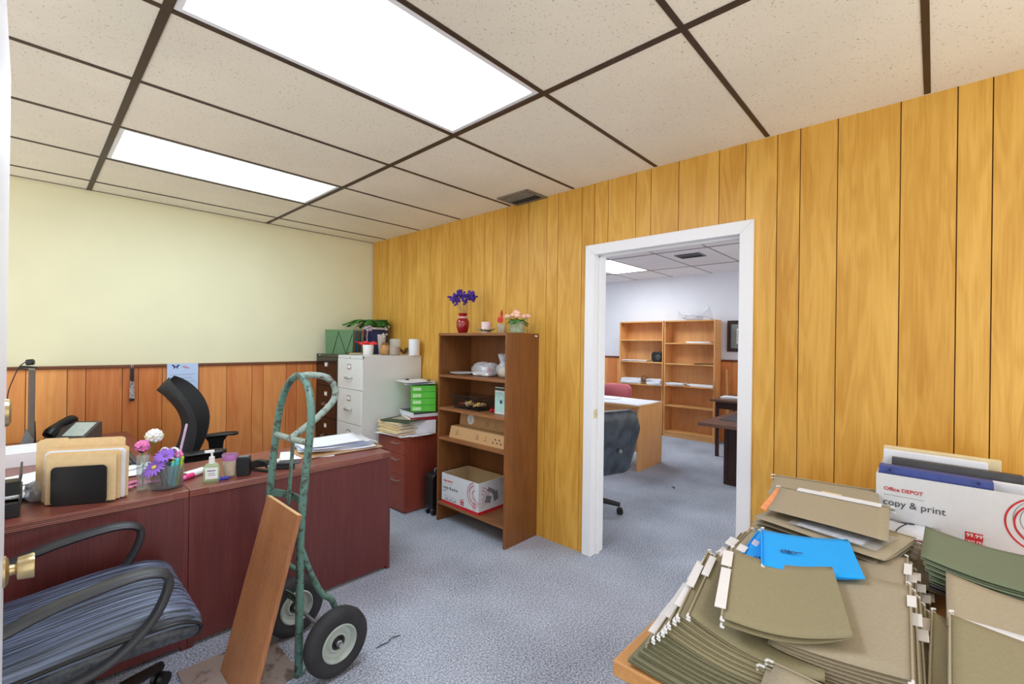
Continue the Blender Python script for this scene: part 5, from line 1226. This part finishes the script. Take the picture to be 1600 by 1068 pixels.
# tan piles whose tabs point to the right
for i in range(6):
    y = -4.572+.009*i; Q = [(-1.275, y-.006), (-.926+rnd.uniform(-.006, .004), y), (-.930, y+.235), (-1.28, y+.23)]
    folder(ORD[i]+' tan folder of the far tab pile in the middle of the table', *Q, M['tan_card'] if i else M['sage_card'], .772+.0150*i, .763+.0125*i, 'far tab pile', sag=.002, gap=.008, tabs=[[(.78, .93, .010)], [(.62, .76, .011)], [(.70, .85, .011)]][i % 3] if i < 5 else [(.62, .84, .010)], seed=40+i)
for i in range(7):
    y = -4.590+.0085*i; Q = [(-1.575, y-.016), (-1.140-.004*i, y), (-1.145, y+.235), (-1.58, y+.215)]
    folder(ORD[i]+' tan folder of the near tab pile in the middle of the table', *Q, M['tan_card'] if i != 2 else M['olive_card'], .775+.0150*i, .762+.0135*i, 'near tab pile', sag=.001, gap=.008, tabs=[[(.70, .84, .010)], [(.50, .62, .011)], [(.57, .71, .010)]][i % 3], seed=50+i)
# pile by the doorway with the sleeve on it
for i in range(6):
    k = 5-i; off = Vector((.012*k*.4, .004*k)); D, C = Vector((-.924, -4.128))+off, Vector((-1.014, -4.480))+off; nn = Vector((.968, -.253))*.24
    folder(ORD[i]+' tan folder of the pile by the doorway carrying the document sleeve', D+nn, C+nn, C, D, M['tan_card'], .775+.0175*i, .772+.0165*i, 'doorway pile of tan folders', sag=.001, gap=.010, seed=60+i)
sl = thing('document_sleeve', 'clear plastic sleeve with a printed list on the doorway pile', 'document', (-.86, -4.33, .860)); sl_z = .8640
E0, E1, nn = Vector((-.944, -4.225, 0)), Vector((-1.002, -4.455, 0)), Vector((.968, -.253, 0))
def spt(u, w, zz): p = E0.lerp(E1, u)+nn*(.022+.165*w); p.z = zz; return p
MB().grid(lambda u, w: spt(u, w, sl_z+.0005*math.sin(9*u)), 8, 4).build('plastic_sleeve', M['plastic_clear'], sl, smooth=60)
MB().add([spt(.10, .06, sl_z-.001), spt(.84, .08, sl_z-.001), spt(.82, .9, sl_z-.001), spt(.08, .9, sl_z-.001)], [(0, 1, 2, 3)]).build('printed_list', M['paper'], sl, solid=.0006)
b = MB()
for k in range(15):
    u = .14+.043*k
    if k in (4, 9): continue
    for j in range(4):
        w0 = .10+.05*(k % 2)+.17*j; w1 = w0+.09+.05*((k+j) % 2)
        b.add([spt(u, w0, sl_z-.0003), spt(u+.007, w0, sl_z-.0003), spt(u+.007, w1, sl_z-.0003), spt(u, w1, sl_z-.0003)], [(0, 1, 2, 3)])
b.build('list_lines', M['grey_ink'], sl)['kind'] = 'stuff'
f2 = folder('thick tan folder with an orange insert lying over the document sleeve pile', (-.640, -4.152), (-.622, -4.471), (-.938, -4.486), (-.895, -4.166), M['tan_card'], .898, .884, None, sag=.003, gap=.016, rails=True, seed=70)
MB().box(-.650, -4.45, .8985, -.612, -4.205, .9015).build('white_pages', M['paper'], f2)
MB().box(-.614, -4.335, .899, -.590, -4.275, .9005).build('index_tab', M['cream'], f2)['label'] = 'cream index tab'
MB().grid(lambda u, w: Vector((-.645-.245*u, -4.139-.020*w-.004*u, .893-.012*u-.006*w)), 6, 3).build('orange_insert', M['orange_paper'], f2, solid=.003)['label'] = 'orange card insert'
folder('tan folder tucked rearmost behind the orange insert folder by the wall', (-.475, -4.095), (-.425, -4.425), (-.665, -4.455), (-.712, -4.12), M['tan_card'], .897, .880, None, sag=.002, gap=.012, seed=72)
for i in range(5):
    Q = [(-.50+.004*i, -4.10), (-.47, -4.42), (-.70, -4.45), (-.735, -4.125)]
    folder(ORD[i]+' tan folder of the pile against the wall beside the paper carton', *Q, M['tan_card'], .777+.021*i, .774+.020*i, 'wall pile of tan folders', sag=.001, gap=.012, seed=75+i)
for i in range(3):
    Q = [(-.625, -4.135), (-.61, -4.46), (-.85, -4.472), (-.865, -4.15)]
    folder(ORD[i]+' tan folder between doorway pile and wall pile', *Q, M['tan_card'], .775+.019*i, .775+.019*i, 'middle support pile of tan folders', sag=.001, gap=.012, rails=False, seed=82+i)
# loose things between the piles and the carton
folder('single tan folder lying open below the sage green pile', (-.96, -4.485), (-.62, -4.470), (-.62, -4.72), (-.955, -4.725), M['tan_card'], .80, .785, None, sag=.001, seed=85)
sheet('paper_sheet', 'white paper sheet lying at the foot of the paper carton on the table', 'paper', (-.545, -4.515), (.17, .15), .2, M['paper'], .806, .003, seed=3)
cb = thing('cable', 'thin black cable curling at the foot of the paper carton on the table', 'cable', (-.62, -4.48, .815))
MB().tube(smoothpath([(-.83, -4.500, .806), (-.70, -4.485, .812), (-.60, -4.49, .822), (-.52, -4.515, .826), (-.478, -4.53, .815), (-.472, -4.50, .81), (-.475, -4.46, .806)], 6), .0022, 6).build('cable_loop', M['wire'], cb, smooth=60)
# sage green pile
for i in range(6):
    x = -.985+.009*i; Q = [(x, -4.556-.004*(5-i)+rnd.uniform(-.004, .004)), (-.646, -4.560), (-.640, -4.80), (x, -4.80)]
    folder(ORD[i]+' sage green folder of the pile in front of the paper carton', *Q, M['sage_card'] if i else M['charcoal'], .812+.0110*i, .796+.0090*i, 'sage green folders', sag=.006, gap=.007, rails=False, tips=False, seed=86+i)
# folders at the right picture edge
folder('olive folder standing lowest beside the right hand tabs', (-1.56, -4.575), (-1.20, -4.578), (-1.20, -4.81), (-1.56, -4.81), M['olive_card'], .835, .80, None, sag=.004, tabs=[], seed=95)
for i in range(3):
    folder(['lowest brown tan folder at the right edge under the white paper', 'middle brown tan folder at the right edge under the white paper', 'uppermost brown tan folder at the right edge beside the sage pile'][i], (-1.255+.006*i, -4.602), (-.965, -4.604), (-.97, -4.845), (-1.26, -4.845), M['tan_card'], .822+.014*i, .80+.012*i, None, sag=.004, gap=.010, rails=False, seed=96+i)
sheet('paper_sheet', 'white paper sheet sticking out between tan and olive folders at the right edge', 'paper', (-1.375, -4.755), (.28, .27), .06, M['paper'], .8555, .001, seed=9)
folder('olive folder at the right edge lying over the white paper', (-1.60, -4.600), (-1.262, -4.606), (-1.30, -4.845), (-1.60, -4.845), M['olive_card'], .868, .8645, None, sag=.002, gap=.006, seed=99)
# paper carton with binders
carton = paper_carton('paper_carton', 'white copy paper carton holding a blue binder on the foreground table', Vector((-.452, -4.422, TZ)), .445, .29, .222)
def slab(name, label, cat, x, th, y1, y0, z1, lean, mat, part, pages=True, z0=TZ+.012):
    t = thing(name, label, cat, (x, (y0+y1)/2, z0))
    sh = lambda q: x+lean*(q-z0)
    MB().rings([[(sh(z0), y1, z0), (sh(z0)+th, y1, z0), (sh(z1)+th, y1, z1), (sh(z1), y1, z1)], [(sh(z0), y0, z0), (sh(z0)+th, y0, z0), (sh(z1)+th, y0, z1-.004), (sh(z1), y0, z1-.004)]]).build(part, mat, t, bevel=.002)
    if pages: MB().rings([[(sh(z1)+.003, y, z1-.012), (sh(z1)+th-.003, y, z1-.012), (sh(z1)+th-.003, y, z1+.0008-.004*(y == y0+.004)), (sh(z1)+.003, y, z1+.0008-.004*(y == y0+.004))] for y in (y1-.004, y0+.004)]).build('page_edge', M['paper'], t)
    return t
bb = slab('ring_binder', 'blue ring binder standing frontmost in the carton on the table', 'binder', -.440, .045, -4.428, -4.725, .998, .05, M['binder_blue'], 'binder_cover', False)
for y in (-4.46, -4.69): MB().cyl((-.4292-.012, y, .985), (-.4287, y, .985), .004, n=10).build('rivet', M['navy'], bb)
slab('paper_pad', 'white paper pad standing behind the blue binder in the carton', 'papers', -.386, .022, -4.50, -4.855, .990, .05, M['paper'], 'page_block', False)
slab('report', 'charcoal covered report standing behind the white pad in the carton', 'report', -.350, .030, -4.46, -4.80, 1.015, .05, M['charcoal'], 'report_cover', False)
slab('catalogue', 'white and grey catalogue standing rearmost in the carton on the table', 'catalogue', -.300, .028, -4.432, -4.72, 1.035, .03, M['paper'], 'catalogue_cover')
slab('newspaper', 'ragged cream paper bundle standing behind the white catalogue in the carton', 'papers', -.260, .030, -4.43, -4.755, 1.042, .03, M['cream'], 'paper_bundle', False)
# ------------------------------------------------------------------ the far room
def oak_case(label, x0, x1, y0, y1, zt, shelves):
    t = thing('bookcase', label, 'bookcase', ((x0+x1)/2, (y0+y1)/2, 0))
    for a in (y0, y1-.019): box('side_panel', M['oak'], t, (x0, a, 0), (x1, a+.019, zt), .001)
    box('top_panel', M['oak_y'], t, (x0, y0+.019, zt-.02), (x1, y1-.019, zt), .001)
    box('back_panel', M['oak'], t, (x1-.008, y0+.019, .02), (x1-.001, y1-.019, zt-.02), 0)
    for z in shelves: box('shelf', M['oak_y'], t, (x0+.003, y0+.019, z-.02), (x1-.008, y1-.019, z), .001)
    box('kick_board', M['oak_y'], t, (x0+.008, y0+.019, 0), (x0+.024, y1-.019, shelves[-1]-.02), .001)
    return t
SB = [1.468, 1.149, .811, .493, .083]; SA = [1.517, 1.158, .789, .45, .083]
oak_case('right hand light oak bookcase in the far room with the plastic bag on top', 4.258, 4.520, -2.226, -1.450, 1.816, SB)
oak_case('left hand light oak bookcase in the far room behind the oak desk', 4.258, 4.520, -1.436, -.660, 1.814, SA)
def pile(name, label, c, s, n, z, rz=.1, sd=0, mat=None):
    t = thing(name, label, 'papers', (c[0], c[1], z), rz); r = random.Random(sd)
    for k in range(n): MB().obox((r.uniform(-.012, .012), r.uniform(-.015, .015), s[2]/n*(k+.5)), (s[0], s[1], s[2]/n*.94), Euler((0, 0, r.uniform(-.12, .12))).to_matrix()).build('paper_layer', mat or M['paper'], t, local=True)
pile('paper_pile', 'flat white papers on the second shelf of the right oak bookcase', (4.38, -1.98), (.2, .36, .022), 3, SB[0], 0, 1)
pile('paper_pile', 'thin brown folder on the third shelf of the right oak bookcase', (4.36, -2.06), (.2, .26, .014), 2, SB[1], 0, 2, M['brown_leaf'])
pile('paper_pile', 'left white papers on the fourth shelf of the right oak bookcase', (4.36, -1.63), (.2, .28, .03), 4, SB[2], 0, 3)
pile('paper_pile', 'right white papers on the fourth shelf of the right oak bookcase', (4.37, -2.00), (.2, .38, .026), 3, SB[2], 0, 4)
t = thing('tangled_cable', 'dark cable lying between paper piles on the right oak bookcase', 'cable', (4.32, -1.81, SB[2]))
MB().tube(smoothpath([(4.31+.05*math.cos(k), -1.80+.06*math.sin(k*1.3), SB[2]+.006+.006*(k % 3)) for k in range(9)], 4), .005, 6).build('cable_loop', M['brown_leaf'], t, smooth=60)
pile('paper_pile', 'white papers on the third shelf of the left oak bookcase beside the black device', (4.37, -.92), (.2, .42, .022), 3, SA[1], 0, 5)
t = thing('desk_device', 'black rounded device on the third shelf of the left oak bookcase', 'device', (4.34, -1.31, SA[1]))
MB().prism(rrect(-1.40, SA[1], -1.225, SA[1]+.165, .05), 4.28, 4.40, lambda p, q, a: (a, p, q)).build('device_body', M['black'], t, bevel=.01)
MB().lathe([(.0, 0), (.045, 0), (.045, .012), (.02, .016), (.0, .016)], (4.281, -1.345, SA[1]+.08), 20, axis=(-1, 0, 0)).build('device_dial', M['charcoal'], t, smooth=40)
pile('paper_pile', 'left slumped paper pile on the fourth shelf of the left oak bookcase', (4.36, -.86), (.21, .34, .085), 6, SA[2], .1, 6)
pile('paper_pile', 'right slumped paper pile on the fourth shelf of the left oak bookcase', (4.36, -1.29), (.21, .25, .09), 6, SA[2], -.1, 7)
t = thing('tape_dispenser', 'brown tape dispenser between paper piles on the left oak bookcase', 'tape dispenser', (4.33, -1.09, SA[2]))
MB().box(4.29, -1.15, SA[2], 4.37, -1.03, SA[2]+.03).build('base', M['brown_leaf'], t, bevel=.006)
MB().lathe([(.028, -.014), (.055, -.014), (.055, .014), (.028, .014)], (4.33, -1.085, SA[2]+.085), 24, axis=(.8, .4, 0), close=True).build('tape_roll', M['brown_leaf'], t, smooth=40)
cr_ = crumple('plastic_bag', 'clear crumpled plastic bag on top of the right oak bookcase', 'bag', (4.36, -1.87, 1.816), (.09, .15, .04), M['plastic_clear'], 21)
b = MB()
b.grid(lambda u, w: Vector((.02-.06*w, -.06-.24*u+.06*w, .03+.16*u*w+.03*math.sin(5*u+3*w))), 9, 5).grid(lambda u, w: Vector((-.03+.03*w, .05+.18*u, .04+.10*u*(1-w)+.02*math.sin(7*u))), 8, 4)
b.build('bag_flap', M['plastic_clear'], cr_, smooth=40, solid=.001, local=True)
# picture on the far wall
pf = thing('framed_picture', 'dark framed picture with grey mat on the far white wall', 'picture', (4.53, -2.54, 1.347))
py1, py0, pz0, pz1 = -2.308, -2.78, 1.347, 1.808; fw = .05
MB().box(4.522, py1-fw, pz0, 4.549, py1, pz1).box(4.522, py0, pz0, 4.549, py0+fw, pz1).box(4.522, py0+fw, pz0, 4.549, py1-fw, pz0+fw).box(4.522, py0+fw, pz1-fw, 4.549, py1-fw, pz1).build('picture_frame', M['dkwood'], pf, bevel=.004)
box('mat_board', plain('grey_green_mat', (134, 142, 138), .8), pf, (4.538, py0+fw, pz0+fw), (4.546, py1-fw, pz1-fw), 0)
box('print_border', M['white'], pf, (4.536, py0+.13, pz0+.12), (4.5385, py1-.13, pz1-.12), 0)
box('print_image', plain('grey_landscape_print', (96, 112, 112), .6, noise=.35, nscale=14), pf, (4.5345, py0+.145, pz0+.135), (4.5365, py1-.145, pz1-.135), 0)
# oak desk
od = thing('desk', 'light oak desk with white sheet covered top in the far room', 'desk', (2.4, -1.3, 0))
box('side_panel', M['oak'], od, (2.105, -2.145, 0), (2.70, -2.12, .715), .001)
box('side_panel', M['oak'], od, (2.105, -.52, 0), (2.70, -.495, .715), .001)
box('modesty_panel', M['oak'], od, (2.18, -2.12, .20), (2.198, -.52, .715), .001)
box('desktop', M['oak_y'], od, (2.09, -2.155, .715), (2.71, -.485, .742), .003)
sh = thing('desk_cover', 'white sheet covering the top of the far oak desk', 'desk cover', (2.4, -1.3, .742))
MB().grid(lambda u, v: Vector((2.10+.60*u, -2.14+1.6*v, .7435+.0015*math.sin(9*u+14*v))), 8, 24).build('cover_sheet', M['paper'], sh, smooth=60, solid=.0015)
for k in range(2):
    t = thing('paper_pile', ['small white paper stack on the far oak desk nearer the pink chair', 'small white paper stack on the far oak desk nearer its front'][k], 'papers', (2.45-.15*k, -1.55+.25*k, .7465), .2)
    MB().box(-.1, -.13, 0, .1, .13, .008).build('page_block', M['paper'], t, local=True)
# pink chair
M['pink_fabric'] = plain('dusty_pink_upholstery', (196, 104, 112), .85, noise=.05, nscale=200, bump=.15)
pk_ = thing('office_chair', 'dusty pink upholstered chair behind the far oak desk', 'office chair', (3.12, -1.25, 0), PI)
prof_b = MB(); rings = []
for x, s in ((-.125, .93), (-.115, .985), (-.10, 1.0), (-.085, .985), (-.075, .93)):
    rings.append([(x-.06*((p/.235)**2)*-1, p*s, .70+q*s) for p, q in rrect(-.235, -.17, .235, .17, .09, 7)])
prof_b.rings(rings).build('backrest', M['pink_fabric'], pk_, smooth=60, local=True)
seat_loft(closed_smooth([(-.20, .45), (0, .475), (.2, .475), (.255, .44), (.2, .405), (-.2, .405)]), .24).build('seat', M['pink_fabric'], pk_, smooth=60, local=True)
MB().tube([(-.12, 0, .60), (-.16, 0, .48), (-.10, 0, .39), (.0, 0, .39)], .018, 8).build('back_bar', M['black'], pk_, smooth=50, local=True)
MB().cyl((0, 0, .10), (0, 0, .40), .028, .024).build('gas_lift', M['black'], pk_, smooth=40, local=True)
five_star(pk_, .09, .27, .3)
# black leather chair in front of it
M['leather_far'] = leather('slate_black_leather', (46, 54, 64), (1, 1, 1), 12, .5, .4)
bl = thing('office_chair', 'slate black leather chair just inside the doorway seen from behind', 'office chair', (.66, -2.40, 0), math.radians(72))
bp = closed_smooth([(-.22, .40), (-.20, .60), (-.215, .76), (-.245, .86), (-.30, .905), (-.355, .885), (-.36, .80), (-.325, .62), (-.30, .46), (-.27, .38)])
seat_loft(bp, .27, 14, .22).build('backrest', M['leather_far'], bl, smooth=60, local=True)
MB().tube([(-.335+.0, y, .765+.012*math.cos(5*y)) for y in [-.25+.05*k for k in range(11)]], .008, 6).build('backrest_seam', M['black'], bl, smooth=60, local=True)
seat_loft(closed_smooth([(-.24, .44), (0, .475), (.2, .48), (.27, .44), (.22, .39), (-.24, .385)]), .26).build('seat', M['leather_far'], bl, smooth=60, local=True)
for s in (-1, 1):
    MB().tube(smoothpath([(-.22, s*.285, .60), (.0, s*.295, .645), (.14, s*.29, .63), (.16, s*.285, .55), (.06, s*.27, .43), (-.05, s*.22, .385)], 5), .018, 8).build('armrest', M['black'], bl, smooth=60, local=True)
MB().lathe([(.0, 0), (.018, 0), (.016, .008), (.0, .010)], (-.335, -.08, .58), 14, axis=(-1, 0, 0)).build('bolt_cover', M['grey'], bl, smooth=40, local=True)
MB().cyl((0, 0, .10), (0, 0, .39), .03, .025).build('gas_lift', M['black'], bl, smooth=40, local=True)
five_star(bl, .095, .29, -1.25-math.radians(72)+math.radians(15))
# dark desk and its return
dd = thing('desk', 'espresso wood desk with overhanging brown top at the right in the far room', 'desk', (2.3, -3.4, 0))
zt = .72
a1 = at(1090, 659, 'z', zt); a2 = at(1138, 645, 'z', zt)
MB().prism([(a1.x, a1.y), (a1.x+.03, a1.y-.85), (3.1, a1.y-.85), (3.1, a2.y), (a2.x, a2.y)], zt-.032, zt, lambda p, q, a: (p, q, a)).build('desktop', M['dkwood_y'], dd, bevel=.004)
box('pedestal_panel', M['dkwood'], dd, (2.345, -3.50, 0), (3.05, -2.985, zt-.032), .002)
box('panel_frame', M['dkwood'], dd, (2.335, -3.02, 0), (2.345, -2.985, zt-.032), .001)
box('panel_frame', M['dkwood'], dd, (2.335, -3.50, 0.0), (2.345, -3.02, .05), .001)
box('panel_frame', M['dkwood'], dd, (2.335, -3.50, zt-.08), (2.345, -3.02, zt-.032), .001)
pm = thing('desk_pad', 'grey desk pad lying on the espresso desk top', 'desk pad', (2.2, -3.3, zt))
MB().box(1.95, -3.55, zt+.0005, 2.75, -3.06, zt+.004).build('pad_sheet', M['charcoal'], pm)
mo = thing('monitor', 'black monitor standing on the espresso desk at the doorway edge', 'monitor', (2.55, -3.22, zt))
mx, my = 2.55, -3.235
MB().box(mx-.012, my-.5, zt+.10, mx+.02, my+.035, zt+.46).build('monitor_shell', M['black'], mo, bevel=.004)
MB().box(mx+.02, my-.49, zt+.11, mx+.0212, my+.025, zt+.45).build('screen', M['screen'], mo)
MB().box(mx-.03, my-.27, zt+.012, mx-.012, my-.19, zt+.25).build('stand_neck', M['black'], mo)
MB().prism(rrect(mx-.10, my-.36, mx+.10, my+.04, .04), zt+.004, zt+.016, lambda p, q, a: (p, q, a)).build('stand_base', M['black'], mo, bevel=.003)
rt = thing('side_table', 'espresso side table beside the right oak bookcase', 'table', (3.8, -2.75, 0))
box('tabletop', M['dkwood_y'], rt, (3.42, -3.2, .715), (4.30, -2.455, .742), .003)
box('apron', M['dkwood'], rt, (3.50, -3.15, .62), (4.25, -2.50, .714), .002)
for x, y in ((3.52, -3.13), (3.52, -2.52), (4.23, -3.13), (4.23, -2.52)): box('leg', M['dkwood'], rt, (x-.02, y-.02, 0), (x+.02, y+.02, .62), .002)
pile('paper_pile', 'white papers on the espresso side table beside the leaning stick', (3.75, -2.66), (.22, .3, .02), 3, .742, 0, 11)
stt = thing('wooden_stick', 'pale wooden stick leaning against the far wall beside the right bookcase', 'stick', (4.40, -2.36, 0))
MB().rings([[(4.36, -2.375, 0), (4.385, -2.375, 0), (4.385, -2.405, 0), (4.36, -2.405, 0)], [(4.50, -2.300, 1.08), (4.522, -2.300, 1.08), (4.522, -2.322, 1.08), (4.50, -2.322, 1.08)]]).build('stick_shaft', M['raw'], stt)
db = thing('floor_debris', 'tiny dark scrap lying on the carpet inside the far room', 'scrap', at(1053, 762, 'z', 0))
MB().obox((0, 0, .004), (.05, .012, .006), Euler((0, 0, .5)).to_matrix()).obox((.01, .01, .005), (.03, .01, .006), Euler((0, .3, -.6)).to_matrix()).build('scrap', M['black'], db, local=True)
th = thing('carpet_thread', 'dark frayed thread on the carpet beside the hand truck wheel', 'thread', at(605, 1003, 'z', 0))
MB().tube(smoothpath([at(588, 1012, 'z', .004), at(598, 1006, 'z', .005), at(606, 1003, 'z', .004), at(612, 996, 'z', .006), at(625, 992, 'z', .004)], 4), .0022, 6).build('thread_strand', M['charcoal'], th, smooth=60)
# ------------------------------------------------------------------ camera, light level
cd = bpy.data.cameras.new('camera'); cam = bpy.data.objects.new('camera', cd); COL.objects.link(cam)
cd.sensor_width = 36; cd.sensor_fit = 'HORIZONTAL'; cd.lens = F_PX*36/1600; cd.clip_start = .01
Mc = Matrix((CR, CU, -CF)).transposed().to_4x4(); Mc.translation = CAM
cam.matrix_world = Mc; sc.camera = cam
w = bpy.data.worlds.new('world'); sc.world = w; w.use_nodes = True
w.node_tree.nodes['Background'].inputs[0].default_value = (1, .97, .92, 1); w.node_tree.nodes['Background'].inputs[1].default_value = 1.2
sc.view_settings.view_transform = 'Standard'; sc.view_settings.look = 'None'; sc.view_settings.gamma = 1; sc.view_settings.use_curve_mapping = False
sc.view_settings.exposure = 0.5
sc.cycles.max_bounces = 14; sc.cycles.diffuse_bounces = 8; sc.cycles.transparent_max_bounces = 16
sc.cycles.use_denoising = True
